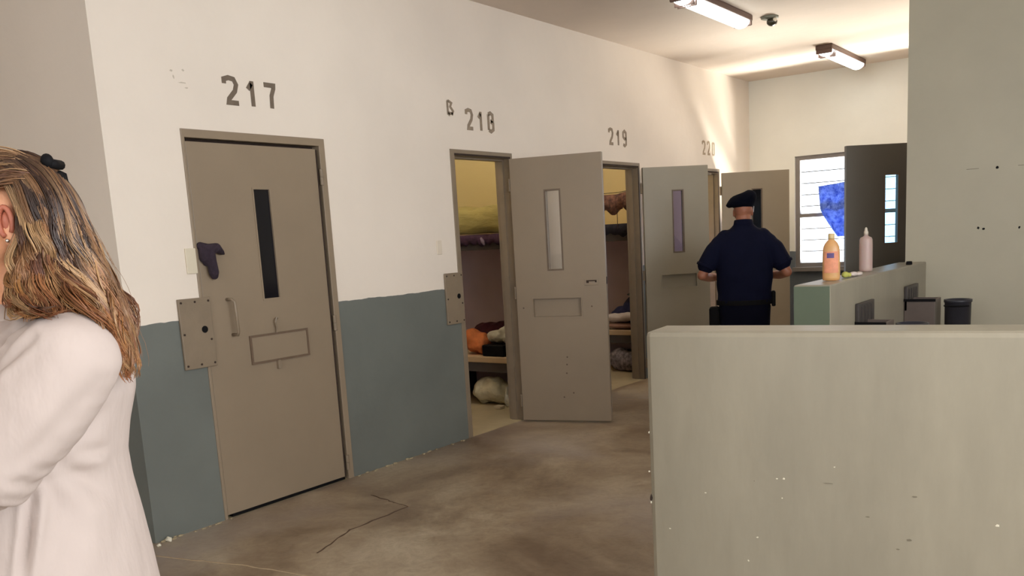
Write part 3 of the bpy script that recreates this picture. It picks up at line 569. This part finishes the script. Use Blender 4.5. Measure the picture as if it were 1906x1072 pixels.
# steel boxes fixed to the partition, each with an upright bracket, and dark bins beside them
m_steel = mat('brown_steel', (96, 84, 78), .45, .12, 6); m_bin = mat('bin_plastic', (46, 46, 54), .4)
def station(y0, zt, w, lab1, lab2, br):
    root = empty('steel_box', (2.832, y0, 0), label=lab1, cat='box', group='steel boxes along the partition')
    b = nb(); holed(b, 0, w, 0, .20, 0, zt, [(.015, w-.015, .015, .185)]); bmesh.ops.transform(b, matrix=Matrix(((1, 0, 0, 0), (0, 0, 1, 0), (0, 1, 0, 0), (0, 0, 0, 1))), verts=b.verts); build('body', b, m_steel, root, bevel=.003)
    b = nb(); box(b, .014, w-.014, .014, .186, zt-.12, zt-.11); build('lid', b, m_black, root)
    b = nb(); holed(b, -.004, w+.004, zt-.014, zt+.004, -.006, .0, []); build('rim', b, m_black, root)
    b = nb(); box(b, .0, .022, .0, .34, zt-.08, zt+br); build('bracket', b, m_dark, root, bevel=.004)
    for k in range(4):
        b = nb(); box(b, .022, .027, .05+k*.07, .065+k*.07, zt-.06, zt+br-.02); build('rib', b, m_dark, root)
    root = empty('waste_bin', (2.832+w+.14, y0+.02, 0), label=lab2, cat='bin', group='dark bins by the steel boxes')
    b = nb(); r = .082
    lathe(b, [(r*.86, 0), (r*.9, .01), (r, zt-.02), (r+.006, zt-.018), (r+.006, zt), (r-.006, zt), (r-.010, .02)], 32); build('body', b, m_bin, root, True)
    b = nb(); tube(b, [((r+.012)*Vector((math.cos(a), math.sin(a), 0))+Vector((0, 0, zt-.04))) for a in np.linspace(math.pi*1.2, math.pi*1.8, 12)], .005, 8); build('handle', b, m_black, root, True)
station(5.30, .895, .17, 'nearer steel box with upright bracket on the partition, mostly hidden by the low wall', 'dark bin whose rim just clears the low wall, beside the nearer steel box', .11)
station(6.50, .925, .20, 'brown steel box with upright ribbed bracket on the partition, next to the pier', 'dark round bin standing in front of the pier beside the taller steel box', .09)
# blue cloth hung in the far window
b = nb(); n, mI = 24, 30
def cw(u, v):   # u across, v down
    p = MF @ Vector((0, 0, 0))
    top0, top1 = (.87, 1.905), (1.48, 1.96)
    x = top0[0]+(top1[0]-top0[0])*u; zt = top0[1]+(top1[1]-top0[1])*u
    left = .87+.05*v+.30*max(0, v-.45)**1.2*1.2; x = left+(1.48-left)*u
    z = zt-(.60+.05*u)*v
    yy = -.05+.018*math.sin(u*22+v*3)+.01*math.sin(u*9-v*5)
    return MF @ Vector((x, yy, z))
G = [[b.verts.new(cw(i/n, j/mI)) for i in range(n+1)] for j in range(mI+1)]
for j in range(mI):
    for i in range(n): b.faces.new((G[j][i], G[j][i+1], G[j+1][i+1], G[j+1][i]))
o = tag(build('hung_cloth', b, mat('blue_cloth', (52, 92, 196), .8, .0, 26, .5, 30, col2=(150, 182, 242)), smooth=True), 'bright blue mottled cloth hung across the far window', 'cloth')
sd = o.modifiers.new('t', 'SOLIDIFY'); sd.thickness = .004
bs = MATS['blue_cloth'].node_tree.nodes['Principled BSDF']; bs.inputs['Transmission Weight'].default_value = 0.0
# translucency of thin cloth against daylight
t = MATS['blue_cloth'].node_tree; tl = t.nodes.new('ShaderNodeBsdfTranslucent'); ms = t.nodes.new('ShaderNodeMixShader'); ms.inputs[0].default_value = .3
rmp = [q for q in t.nodes if q.type == 'VALTORGB'][0]; t.links.new(rmp.outputs[0], tl.inputs[0]); out = [q for q in t.nodes if q.type == 'OUTPUT_MATERIAL'][0]
t.links.new(bs.outputs[0], ms.inputs[1]); t.links.new(tl.outputs[0], ms.inputs[2]); t.links.new(ms.outputs[0], out.inputs[0])
# ================================================================== PEOPLE
def skin(name, c, c2):
    M = mat(name, c, .5, 0, 6, .15, 60, col2=c2); q = M.node_tree.nodes['Principled BSDF']; q.inputs['Subsurface Weight'].default_value = .15; q.inputs['Subsurface Radius'].default_value = (.02, .008, .004); return M
m_skin = skin('skin_woman', (214, 150, 112), (226, 166, 128)); m_skin2 = skin('skin_guard', (150, 96, 72), (168, 110, 84))
def hand(bm, wrist, d, pn, side, s=1., curl=.6):
    """palm + four fingers + thumb. d: pointing direction, pn: palm normal (toward palm side), side: direction of the thumb"""
    d, pn = d.normalized(), pn.normalized(); side = side.normalized()
    for k in (-.03, -.012, .008, .026): cone(bm, wrist+side*k*.6*s, wrist+d*.085*s+side*k*s, .014*s, .012*s, 10)
    for j, (k, L) in enumerate(((.032, .072), (.011, .082), (-.011, .076), (-.032, .060))):
        p = wrist+d*.088*s+side*k*s; dirv = d.copy(); r = .0095*s; seg = L*s/3
        for q in range(3):
            a = curl*(.5+.35*q+.06*j); dirv = (dirv*math.cos(a)+pn*math.sin(a)).normalized() if q else (d*math.cos(a*.6)+pn*math.sin(a*.6)).normalized()
            e = p+dirv*seg*(1.25 if q == 0 else .95); cone(bm, p, e, r, r*.92, 10); p = e; r *= .92
    p = wrist+d*.03*s+side*.028*s; e = p+(side*.8+d*.6+pn*.3).normalized()*.042*s; cone(bm, p, e, .013*s, .011*s, 10); f = e+(d*.9+side*.15+pn*.4).normalized()*.034*s; cone(bm, e, f, .0105*s, .009*s, 10)
def head(bm, c, F, Lt, s=1., ear=-.006):
    """skull, jaw, nose, lips, ears; c = skull centre"""
    U = Vector((0, 0, 1)); R = Matrix((F, Lt, U)).transposed()
    def p(f, l, u): return c+F*f*s+Lt*l*s+U*u*s
    ellipsoid(bm, p(-.004, 0, .012), .097*s, .076*s, .092*s, R); ellipsoid(bm, p(.028, 0, -.05), .066*s, .060*s, .075*s, R); ellipsoid(bm, p(.045, 0, -.105), .040*s, .038*s, .028*s, R)
    ellipsoid(bm, p(.05, 0, -.01), .045*s, .058*s, .05*s, R)
    cone(bm, p(.092, 0, -.005), p(.112, 0, -.045), .008*s, .013*s, 10)
    ellipsoid(bm, p(.093, 0, -.077), .010*s, .023*s, .006*s, R, 12); ellipsoid(bm, p(.091, 0, -.088), .010*s, .020*s, .007*s, R, 12)
    for q in (-1, 1):
        ellipsoid(bm, p(.084, q*.031, -.004), .012*s, .016*s, .010*s, R, 12)
        ellipsoid(bm, p(ear, q*.076, -.018), .018*s, .007*s, .032*s, R, 12)
        ellipsoid(bm, p(.02, q*.05, -.04), .04*s, .02*s, .03*s, R, 12)
def eyes(parent, c, F, Lt, s=1.):
    for q in (-1, 1):
        b = nb(); ellipsoid(b, c+F*.0895*s+Lt*q*.031*s+Vector((0, 0, -.004*s)), .011*s, .011*s, .009*s, seg=14); e = build('eye', b, mat('eye_white', (232, 226, 220), .2), parent, True)
        b = nb(); ellipsoid(b, c+F*.0975*s+Lt*q*.031*s+Vector((0, 0, -.004*s)), .004*s, .005*s, .005*s, seg=12); build('iris', b, mat('iris', (50, 34, 24), .15), e, True)
# ---- guard, standing, seen from behind
GF = Vector((-.372, .928, 0)).normalized(); GR = Vector((GF.y, -GF.x, 0)); UZ = Vector((0, 0, 1))
GP = Vector((1.353, 7.30, 0))
def g(s, z, q=0.): return GP+GR*s+GF*q+UZ*z
gd = empty('person', GP, label='guard in dark navy short-sleeved shirt and black beret, seen from behind', cat='person')
inv = Matrix.Translation(-GP)
def gpart(o): o.matrix_parent_inverse = gd.matrix_basis.inverted(); return o
b = nb(); hc = g(-.002, 1.615, .02)
head(b, hc, GF, GR, 1.02)
chain(b, [(g(0, 1.57, -.005), .062), (g(0, 1.50, -.015), .064), (g(0, 1.44, -.02), .075)])
eloft(b, [(g(0, 1.44), .09, .06), (g(0, 1.39), .16, .08), (g(0, 1.25), .19, .115), (g(0, 1.05), .18, .115), (g(0, .95), .175, .11), (g(0, .86), .18, .115), (g(0, .78), .16, .10)], GR, GF)
for q in (-1, 1):
    chain(b, [(g(q*.17, 1.36), .048), (g(q*.285, 1.21, -.02), .044), (g(q*.352, 1.085, -.03), .042)])
    chain(b, [(g(q*.352, 1.085, -.03), .042), (g(q*.30, 1.06, .10), .040), (g(q*.18, 1.05, .24), .028)])
    hand(b, g(q*.175, 1.05, .245), (GR*(-q)*.75+GF*.6), (-UZ*.6-GR*q*.5+GF*-.2), (UZ*.8+GF*.3), 1.05, .45)
    chain(b, [(g(q*.10, .84), .085), (g(q*.115, .48, .01), .055), (g(q*.12, .10, -.01), .04)])
body = remesh('body', b, m_skin2, None, .005, 4); body.parent = gd; gpart(body)
eyes(body, hc, GF, GR, 1.02)
m_navy = mat('navy_uniform', (10, 13, 36), .85, .12, 5, .5, 9, spec=.15); m_trs = mat('navy_trousers', (8, 10, 28), .85, .1, 5, .4, 9, spec=.15)
b = nb()
eloft(b, [(g(0, 1.505, -.015), .078, .07), (g(0, 1.47, -.012), .11, .085), (g(0, 1.43), .19, .11), (g(0, 1.36), .235, .135), (g(0, 1.22), .245, .15), (g(0, 1.05), .235, .15), (g(0, .92), .225, .145), (g(0, .84), .235, .15)], GR, GF)
for q in (-1, 1):
    chain(b, [(g(q*.15, 1.385), .078), (g(q*.25, 1.285, -.01), .078), (g(q*.315, 1.17, -.025), .075)])
    cone(b, g(q*.20, 1.34), g(q*.31, 1.17, -.02), .08, .076)
sh = remesh('shirt', b, m_navy, None, .008, 5); sh.parent = gd; gpart(sh)
from mathutils import noise as NZ
for v in sh.data.vertices: v.co += Vector(v.normal)*.008*NZ.noise(Vector((v.co.x*5, v.co.y*5, v.co.z*9)))
for q in (-1, 1):
    b = nb(); d_ = (g(q*.352, 1.085, -.03)-g(q*.25, 1.30, -.01)).normalized(); c0 = g(q*.318, 1.163, -.025)
    tube(b, [c0-d_*.012, c0+d_*.012], .084, 24); x = build('sleeve_hem', b, m_navy, sh, True, bevel=.004); 
b = nb(); rr = []
for z, w, dd in ((1.49, .075, .068), (1.535, .070, .064), (1.535, .076, .070), (1.49, .085, .078)): rr.append([g(w*math.cos(6.283*i/28), z+.008*math.sin(6.283*i/28)*-1, -.012+dd*math.sin(6.283*i/28)) for i in range(28)])
ring_loft(b, rr, cap=False); x = build('collar', b, m_navy, None, True); x.parent = gd; gpart(x)
b = nb(); eloft(b, [(g(0, .955), .19, .125), (g(0, .84), .215, .14), (g(0, .70), .205, .13), (g(0, .60), .18, .11)], GR, GF)
for q in (-1, 1): chain(b, [(g(q*.11, .80), .11), (g(q*.12, .48, .01), .082), (g(q*.125, .07, -.01), .068)])
tr = remesh('trousers', b, m_trs, None, .009, 5); tr.parent = gd; gpart(tr)
b = nb(); rr = [[g(w*math.cos(6.283*i/32), z, dd*math.sin(6.283*i/32)) for i in range(32)] for z, w, dd in ((.825, .233, .150), (.865, .233, .150), (.865, .238, .157), (.825, .238, .157), (.825, .233, .150))]
ring_loft(b, rr, cap=False); x = build('belt', b, m_black, None); x.parent = gd; gpart(x); belt = x
MG = Matrix((GR, GF, UZ)).transposed().to_4x4(); 
b = nb(); box(b, .225, .258, -.04, .05, .80, .93, Matrix.Translation(GP) @ MG); build('radio_pouch', b, m_black, belt, bevel=.01)
b = nb(); box(b, -.30, -.21, -.05, .06, .60, .81, Matrix.Translation(GP) @ MG); build('holster', b, m_black, belt, bevel=.02)
for q in (-1, 1):
    b = nb(); eloft(b, [(g(q*.125, .0, .05), .048, .14), (g(q*.125, .03, .05), .05, .145), (g(q*.125, .07, .02), .048, .10), (g(q*.125, .14, -.02), .05, .06), (g(q*.125, .20, -.02), .05, .055)], GR, GF); x = remesh('boot', b, m_black, None, .008, 3); x.parent = gd; gpart(x)
# beret: band plus crown flopping to the left
b = nb(); n = 36; rr = []
for z, w, dd, sx in ((1.632, .084, .100, 0), (1.655, .088, .104, 0), (1.662, .105, .118, -.012), (1.69, .128, .132, -.018), (1.715, .128, .130, -.012), (1.745, .105, .108, .0), (1.765, .07, .075, .012), (1.772, .02, .03, .016)):
    rr.append([g(-.002+sx+w*math.cos(6.283*i/n), z-(.028*max(0, -math.cos(6.283*i/n)) if z > 1.656 and z < 1.74 else 0)+(.016*math.cos(6.283*i/n) if z > 1.7 else 0), .02+dd*math.sin(6.283*i/n)) for i in range(n)])
ring_loft(b, rr); x = build('beret', b, mat('beret_wool', (8, 10, 22), .95, .1, 10, spec=.1), None, True); x.parent = gd; gpart(x); ssf = x.modifiers.new('s', 'SUBSURF'); ssf.levels = 1; ssf.render_levels = 1
b = nb(); tube(b, [g(.082, 1.60, .015), g(.086, 1.625, .0), g(.088, 1.645, .02), g(.084, 1.60, .06)], .0028, 6); x = build('mask_strap', b, mat('white_strap', (220, 220, 224), .7), None); x.parent = gd; gpart(x); x['label'] = 'white mask strap at the right ear'
# ---- woman at the left edge, in profile facing left, arms folded
WF = Vector((-.817, -.577, 0)).normalized(); WL = Vector((.577, -.817, 0)).normalized()   # facing, her left (towards the viewer)
HC = CAM+ray(14, 404)*1.50; HC = Vector(HC)
def w(x, y, q=0.): return on_plane(x, y, HC+WL*q, WL)            # a point of her body plane, q metres towards her left side
WP = Vector((HC.x, HC.y, 0))-WF*.02
wm = empty('person', WP, label='woman in a white coat with long wavy brown-blonde hair and black claw clip', cat='person')
def wpart(o): o.parent = wm; o.matrix_parent_inverse = wm.matrix_basis.inverted(); return o
def wl_(f, l, z): return Vector((WP.x, WP.y, z))+WF*f+WL*l
neckb = w(78, 590)
b = nb(); head(b, HC+Vector((0, 0, -.01))-WF*.012, WF, WL, .98, -.034)
chain(b, [(HC+WF*.0+UZ*-.06, .052), (w(50, 520), .05), (w(68, 590), .054), (w(85, 660), .06)])
tc = w(95, 760); zt_ = tc.z
def bc(x, y): return w(x, y)
eloft(b, [(bc(85, 600), .06, .05), (bc(92, 640), .15, .08), (bc(95, 760), .14, .10), (bc(100, 860), .12, .09), (bc(110, 1000), .15, .11), (bc(118, 1072), .15, .11)], WL, WF)
hz = w(118, 1072).z
hx = w(118, 1072)
ctr = Vector((hx.x, hx.y, 0))
for q in (-1, 1): chain(b, [(ctr+WL*q*.08+UZ*.86, .08), (ctr+WL*q*.085+UZ*.48, .05), (ctr+WL*q*.09+UZ*.09-WF*.02, .036)])
shL = w(126, 672, .15); elL = w(-10, 868, .205); wrL = elL+WF*.075-WL*.24+UZ*.03
sm_ = lambda p: p-WL*(2*(p-HC).dot(WL))
shR = sm_(shL)+WF*.125; elR = sm_(elL)+UZ*.02+WF*.115; wrR = elR+WF*.02+WL*.25+UZ*.07
chain(b, [(shL, .052), (elL, .04), (wrL, .028)]); chain(b, [(shR, .052), (elR, .04), (wrR, .028)])
hand(b, wrL, (-WL*.9+UZ*.25+WF*.1), -WF*.8-UZ*.3, UZ*.9+WF*.1, .92, .4); hand(b, wrR, (WL*.9+UZ*.1-WF*.1), -WF*.8, UZ, .92, .45)
body = remesh('body', b, m_skin, None, .005, 4); wpart(body); eyes(body, HC+Vector((0, 0, -.01))-WF*.012, WF, WL, .98)
# outer ear detail and stud
b = nb(); ec = w(13, 414, .076); m_ear = skin('skin_ear', (176, 104, 80), (160, 88, 66))
tube(b, [ec+WF*(.011*math.cos(a))+UZ*(.024*math.sin(a))+WL*.004 for a in np.linspace(-1.2, 3.9, 16)], .0046, 8); ellipsoid(b, ec-WL*.004, .010, .010, .021, seg=14); build('ear_rim', b, m_ear, body, True)
b = nb(); ellipsoid(b, ec+UZ*-.029+WL*.006, .0035, .0035, .0035, seg=10); build('earring', b, mat('earring_silver', (225, 220, 215), .2, metal=1), body, True)
# coat
m_coat = mat('white_coat', (184, 170, 163), .85, .02, 3, .35, 9.0, stretch=(1.6, 1.6, .7))
b = nb()
eloft(b, [(w(66, 578), .065, .062), (w(82, 600), .11, .075), (w(92, 630), .165, .095), (w(98, 680), .185, .115), (w(98, 740), .175, .122), (w(100, 800), .165, .112), (w(104, 860), .16, .105), (w(108, 910), .165, .110), (w(112, 990), .18, .127), (w(117, 1072), .195, .140)]
      + [(Vector((hx.x, hx.y, z))-WF*(-.0), ww, dd) for z, ww, dd in ((.82, .205, .150), (.70, .21, .155), (.60, .215, .16))], WL, WF, 40)
def sleeve(sh, el, wr):
    chain(b, [(sh, .078), (sh.lerp(el, .45), .078), (el, .066)], 24); chain(b, [(el, .066), (wr, .043)], 24)
sleeve(shL, elL, wrL-(wrL-elL)*.12); sleeve(shR, elR, wrR-(wrR-elR)*.12)
cone(b, w(90, 635, .05), shL, .06, .078, 24); cone(b, w(90, 635, -.05), shR, .06, .078, 24)
coat = remesh('coat', b, m_coat, None, .0055, 8); wpart(coat)
# creases in the cloth: pull lines from the crook of the arm down the skirt of the coat, and folds at the armhole
CREASES = [([(98, 872), (135, 930), (168, 995), (192, 1040)], .010, .010), ([(122, 858), (165, 882), (204, 925), (224, 960)], .007, .010), ([(60, 918), (62, 990), (60, 1090)], .014, .007), ([(150, 838), (190, 850), (222, 868)], .007, .008),
           ([(176, 800), (205, 822), (226, 846)], .006, .008), ([(196, 762), (216, 772), (232, 786)], .006, .007), ([(104, 905), (116, 990), (128, 1085)], .007, .014), ([(205, 880), (232, 960), (252, 1050)], .005, .012), ([(85, 900), (92, 960), (90, 1040)], .005, .010),
           ([(78, 598), (30, 655), (10, 735)], .010, .008), ([(100, 622), (50, 668), (24, 716), (8, 775)], .008, .008), ([(62, 590), (18, 622), (-20, 680)], .009, .008), ([(48, 700), (20, 745), (-10, 800)], .004, .010), ([(205, 700), (150, 780), (92, 842)], .0035, .010), ([(150, 1000), (170, 1040), (178, 1090)], .006, .012)]
co = np.empty(len(coat.data.vertices)*3); coat.data.vertices.foreach_get('co', co); co = co.reshape(-1, 3)
no = np.array([v.normal[:] for v in coat.data.vertices]); WFn, WLn, HCn = np.array(WF), np.array(WL), np.array(HC)
P2 = np.stack([(co-HCn) @ WFn, co[:, 2]], 1); latn = (co-HCn) @ WLn; near = np.clip((latn-.02)/.04, 0, 1); off = np.zeros(len(co))
for pts, dep, wd in CREASES:
    q_ = [w(x, y, .15) for x, y in pts]; q2 = np.array([[(p-HC).dot(WF), p.z] for p in q_]); best = np.full(len(co), 9.); par = np.zeros(len(co)); L_ = len(q2)-1
    for i in range(L_):
        a_, d_ = q2[i], q2[i+1]-q2[i]; t_ = np.clip(((P2-a_) @ d_)/(d_ @ d_), 0, 1); r_ = np.linalg.norm(P2-(a_+t_[:, None]*d_), axis=1); m_ = r_ < best; best[m_] = r_[m_]; par[m_] = (i+t_[m_])/L_
    env = np.sin(np.pi*np.clip(par*.85+.12, 0, 1)); off += (-dep*np.exp(-(best/wd)**2)+.55*dep*np.exp(-((best-1.9*wd)/(1.1*wd))**2))*env*near
for i, v in enumerate(coat.data.vertices):
    off[i] += .0022*NZ.noise(v.co*7)+.0012*NZ.noise(Vector((v.co.x*22, v.co.y*22, v.co.z*12)))
co += no*off[:, None]; coat.data.vertices.foreach_set('co', co.ravel()); coat.data.update()
# collar standing round the neck, folded over
b = nb(); n = 40; rr = []
c0, c1 = w(58, 575), w(70, 600)
for (c_, rw, rd, dz) in ((w(68, 590), .066, .066, 0), (w(56, 566), .060, .062, 0), (w(58, 563), .068, .070, 0), (w(70, 588), .088, .086, -.008), (w(72, 594), .094, .092, -.016), (w(70, 594), .084, .082, -.012)):
    rr.append([c_+WL*(rw*math.cos(6.283*i/n))+WF*(rd*math.sin(6.283*i/n)*1.05)+UZ*(dz-.035*max(0, math.sin(6.283*i/n))**2+.004*math.sin(i*1.1)) for i in range(n)])
ring_loft(b, rr, cap=False); wpart(build('collar', b, m_coat, None, True))
for q in (-1, 1):
    b = nb(); eloft(b, [(ctr+WL*q*.09+UZ*.0+WF*.05, .042, .12), (ctr+WL*q*.09+UZ*.03+WF*.05, .043, .125), (ctr+WL*q*.09+UZ*.06+WF*.02, .04, .09), (ctr+WL*q*.09+UZ*.10-WF*.02, .042, .05)], WL, WF); wpart(remesh('shoe', b, m_black, None, .007, 3))
b = nb()
for q in (-1, 1): chain(b, [(ctr+WL*q*.08+UZ*.86, .105), (ctr+WL*q*.09+UZ*.48, .075), (ctr+WL*q*.095+UZ*.09-WF*.02, .06)])
wpart(remesh('trousers', b, mat('charcoal_trousers', (50, 50, 56), .8), None, .009, 4))
# hair: guide locks from the crown, each a strand of the near half; the far half mirrors them
GU = [[(-70, 350, .066), (-45, 318, .062), (-8, 322, .074), (20, 352, .082), (33, 400, .088), (30, 450, .094), (18, 500, .100), (14, 545, .108), (34, 582, .150), (78, 590, .195), (128, 575, .205), (160, 570, .19)],
      [(-60, 330, .060), (-20, 303, .058), (22, 322, .076), (48, 360, .087), (60, 410, .093), (62, 455, .100), (48, 500, .108), (30, 545, .115), (34, 575, .15), (48, 592, .18), (62, 600, .20)],
      [(-50, 318, .052), (0, 294, .050), (45, 318, .070), (74, 360, .083), (88, 410, .090), (92, 455, .098), (82, 500, .106), (56, 540, .125), (50, 572, .17), (82, 588, .205), (118, 580, .21)],
      [(-40, 308, .045), (10, 289, .042), (60, 314, .060), (92, 355, .074), (108, 405, .082), (112, 455, .088), (118, 500, .096), (142, 535, .12), (172, 575, .145), (200, 620, .13), (212, 665, .098), (226, 700, .09)],
      [(-25, 302, .034), (20, 285, .032), (72, 308, .046), (105, 350, .058), (126, 400, .064), (140, 450, .068), (155, 500, .072), (176, 545, .078), (200, 595, .078), (218, 645, .070), (232, 690, .06), (240, 712, .055)],
      [(-10, 296, .020), (30, 283, .020), (82, 306, .030), (116, 348, .036), (140, 398, .040), (160, 448, .042), (182, 500, .045), (204, 550, .048), (222, 600, .048), (238, 650, .044), (246, 690, .040), (243, 716, .036)],
      [(0, 290, .0), (40, 281, .0), (88, 302, .0), (122, 342, .0), (147, 388, .0), (170, 438, .0), (193, 490, .0), (214, 545, .0), (232, 598, .0), (248, 645, .0), (254, 682, .0), (240, 722, .0)]]
def resample(P_, n):
    P_ = [Vector(p) for p in P_]; out = []
    for i in range(n):
        t = i/(n-1)*(len(P_)-1); k = min(int(t), len(P_)-2); f = t-k
        p0, p1, p2, p3 = P_[max(k-1, 0)], P_[k], P_[k+1], P_[min(k+2, len(P_)-1)]
        out.append(.5*((2*p1)+(p2-p0)*f+(2*p0-5*p1+4*p2-p3)*f*f+(3*p1-p0-3*p2+p3)*f**3))
    return out
NS = 40
GW = [resample([w(x, y, q) for x, y, q in gset], NS) for gset in GU]
def mirror(p):
    q = (p-HC).dot(WL); q2 = min(q, .075)+.2*max(0, q-.075); return p-WL*(q+q2)+WF*(.5*q2)
def guide(u, k):
    t = u*(len(GW)-1); i = min(int(t), len(GW)-2); f = t-i; f = f*f*(3-2*f)*.5+f*.5
    return GW[i][k].lerp(GW[i+1][k], f)
HAIR = []; hrnd = random.Random(11)
def strand(bm, pts, r, cl, col):
    up = WL; rings = []; n = len(pts); R = []
    for i, p in enumerate(pts):
        t = (pts[min(i+1, n-1)]-pts[max(i-1, 0)]); t = t.normalized() if t.length > 1e-6 else UZ
        a = t.cross(up); a = a.normalized() if a.length > 1e-4 else WF.copy(); c_ = a.cross(t)
        rr_ = r*(1-.75*max(0, (i/n-.75)/.25))
        R.append([bm.verts.new(p+(a*math.cos(x)+c_*math.sin(x))*rr_) for x in (.5, 2.6, 4.7)])
    for i in range(n-1):
        tt = i/n; cc = tuple(col(tt))
        for k in range(3):
            f = bm.faces.new((R[i][k], R[i][(k+1) % 3], R[i+1][(k+1) % 3], R[i+1][k])); f.smooth = True
            for lp in f.loops: lp[cl] = (*cc, 1)
hb = nb(); cl_ = hb.loops.layers.float_color.new('strand')
dark = [Vector(srgb(c)) for c in ((44, 28, 24), (58, 38, 30), (74, 50, 38))]; mid = [Vector(srgb(c)) for c in ((128, 92, 66), (150, 112, 78), (110, 76, 56))]; lite = [Vector(srgb(c)) for c in ((168, 130, 90), (184, 146, 104), (152, 108, 70))]; ends = [Vector(srgb(c)) for c in ((176, 112, 64), (196, 138, 80), (150, 88, 52))]
NCL = 120
for side in (0, 1):
    for c in range(NCL if side == 0 else 34):
        uc = hrnd.random() if side == 0 else hrnd.random(); tone = hrnd.random(); ph = hrnd.uniform(0, 6.28); fr = hrnd.uniform(3.0, 4.6); am = hrnd.uniform(.009, .019); endt = hrnd.uniform(.72, 1.0); lift = hrnd.uniform(-.012, .004); st = hrnd.uniform(0, .10)
        c0_, c1_, c2_ = hrnd.choice(dark), hrnd.choice(mid if tone < .55 else lite), hrnd.choice(ends if tone < .6 else lite)
        if tone < .42: c1_ = hrnd.choice(dark)
        def colf(t, c0_=c0_, c1_=c1_, c2_=c2_, j=1.): 
            return [x*j for x in (c0_.lerp(c1_, min(1, t/.5)) if t < .5 else c1_.lerp(c2_, (t-.5)/.5))]
        for k in range(15 if side == 0 else 10):
            u = min(1, max(0, uc+hrnd.gauss(0, .015))); dq = hrnd.gauss(0, .004); r = hrnd.uniform(.0007, .0013); jj = hrnd.uniform(.55, 1.05); e2 = endt*hrnd.uniform(.94, 1); p2 = ph+hrnd.gauss(0, .13); pts = []
            n = 36
            for i in range(n):
                t = st+(e2-st)*i/(n-1); kk = t*(NS-1); a0 = int(kk); f = kk-a0; p = guide(u, a0).lerp(guide(u, min(a0+1, NS-1)), f)
                q = guide(min(1, u+.01), a0)-guide(max(0, u-.01), a0); q = q.normalized() if q.length > 1e-5 else WF
                wv = am*min(1, max(0, (t-.25)/.4)); conv = 1.0
                p = p+q*(wv*math.sin(p2+fr*6.28*t)+dq)+WL*(lift+wv*.7*math.cos(p2+fr*6.28*t)+hrnd.gauss(0, .0002))
                if side: p = mirror(p)
                pts.append(p)
            strand(hb, pts, r, cl_, lambda t, j=jj, cf=colf: cf(t, j=j))
# top hair drawn back from the forehead to the clip
CLIP = w(104, 332, .0)
for side in (0, 1):
    for c in range(46 if side == 0 else 24):
        a0 = hrnd.random(); tone = hrnd.random(); c0_, c1_ = hrnd.choice(dark+mid[:1]), hrnd.choice(mid if tone < .6 else lite)
        A = w(-95+10*a0, 335+60*a0, .035+.035*a0); ph = hrnd.uniform(0, 6)
        mids = [w(-55+15*a0, 300+55*a0, .045+.035*a0), w(0+10*a0, 284+52*a0, .035+.050*a0), w(55+5*a0, 294+40*a0, .020+.05*a0), CLIP+WL*(.004+.022*a0)+UZ*(-.008*a0)]
        base = resample([A]+mids, 22)
        for k in range(10):
            o_ = Vector((hrnd.gauss(0, 1), hrnd.gauss(0, 1), hrnd.gauss(0, 1)))*.0035; jj = hrnd.uniform(.75, 1.25)
            pts = [p+o_*(1-(i/21)**4)+UZ*.003*math.sin(ph+i*.35)+WL*.002 for i, p in enumerate(base)]
            if side: pts = [mirror(p) for p in pts]
            strand(hb, pts, hrnd.uniform(.0007, .0012), cl_, lambda t, j=jj: [x*j for x in c0_.lerp(c1_, t)])
# loose fly-away hairs
for c in range(26):
    u = hrnd.uniform(.8, 1); st = hrnd.uniform(.3, .6); en = st+hrnd.uniform(.15, .4); out = hrnd.uniform(.006, .028); pts = []
    for i in range(16):
        t = min(.99, st+(en-st)*i/15); kk = t*(NS-1); a0 = int(kk); p = guide(u, a0).lerp(guide(u, min(a0+1, NS-1)), kk-a0)
        pts.append(p-WF*out*math.sin(math.pi*.62*i/15)+WL*hrnd.gauss(0, .0006))
    strand(hb, pts, .0004, cl_, lambda t: [x for x in mid[1]])
# under-layer of hair
cap = []
for k in range(1, NS-5):
    near = [guide(j/16, k)-WL*.016-(guide(1, k)-HC).normalized()*.012 for j in range(17)]
    far_ = [mirror(p) for p in near[::-1][1:]]
    cap.append([hb.verts.new(p) for p in near+far_])
dk = srgb((84, 58, 44))
for a, c in zip(cap, cap[1:]):
    for i in range(len(a)-1):
        f = hb.faces.new((a[i], a[i+1], c[i+1], c[i])); f.smooth = True
        for lp in f.loops: lp[cl_] = (*dk, 1)
MH = bpy.data.materials.new('hair'); MH.use_nodes = True; t = MH.node_tree; q = t.nodes['Principled BSDF']; at = t.nodes.new('ShaderNodeAttribute'); at.attribute_name = 'strand'
t.links.new(at.outputs['Color'], q.inputs['Base Color']); q.inputs['Roughness'].default_value = .45; q.inputs['Specular IOR Level'].default_value = .5
me = bpy.data.meshes.new('hair'); hb.to_mesh(me); hb.free(); hair = link('hair', me, MH); wpart(hair)
# black claw clip
b = nb(); c0 = CLIP+WF*.006+WL*.010+UZ*.002
for k in range(7):
    l = -.024+.008*k
    tube(b, [c0+WL*l+UZ*.012-WF*.0, c0+WL*l-WF*.014+UZ*.004, c0+WL*l-WF*.016-UZ*.012, c0+WL*l-WF*.006-UZ*.022], [.004, .0045, .004, .002], 8)
tube(b, [c0-WL*.026+UZ*.012, c0+WL*.026+UZ*.012], .006, 10); tube(b, [c0-WL*.02-WF*.012+UZ*.02, c0+WL*.02-WF*.012+UZ*.02], .008, 10)
ellipsoid(b, c0+WL*.018-WF*.010+UZ*.024, .010, .010, .012, seg=14); wpart(build('claw_clip', b, m_black, None, True))
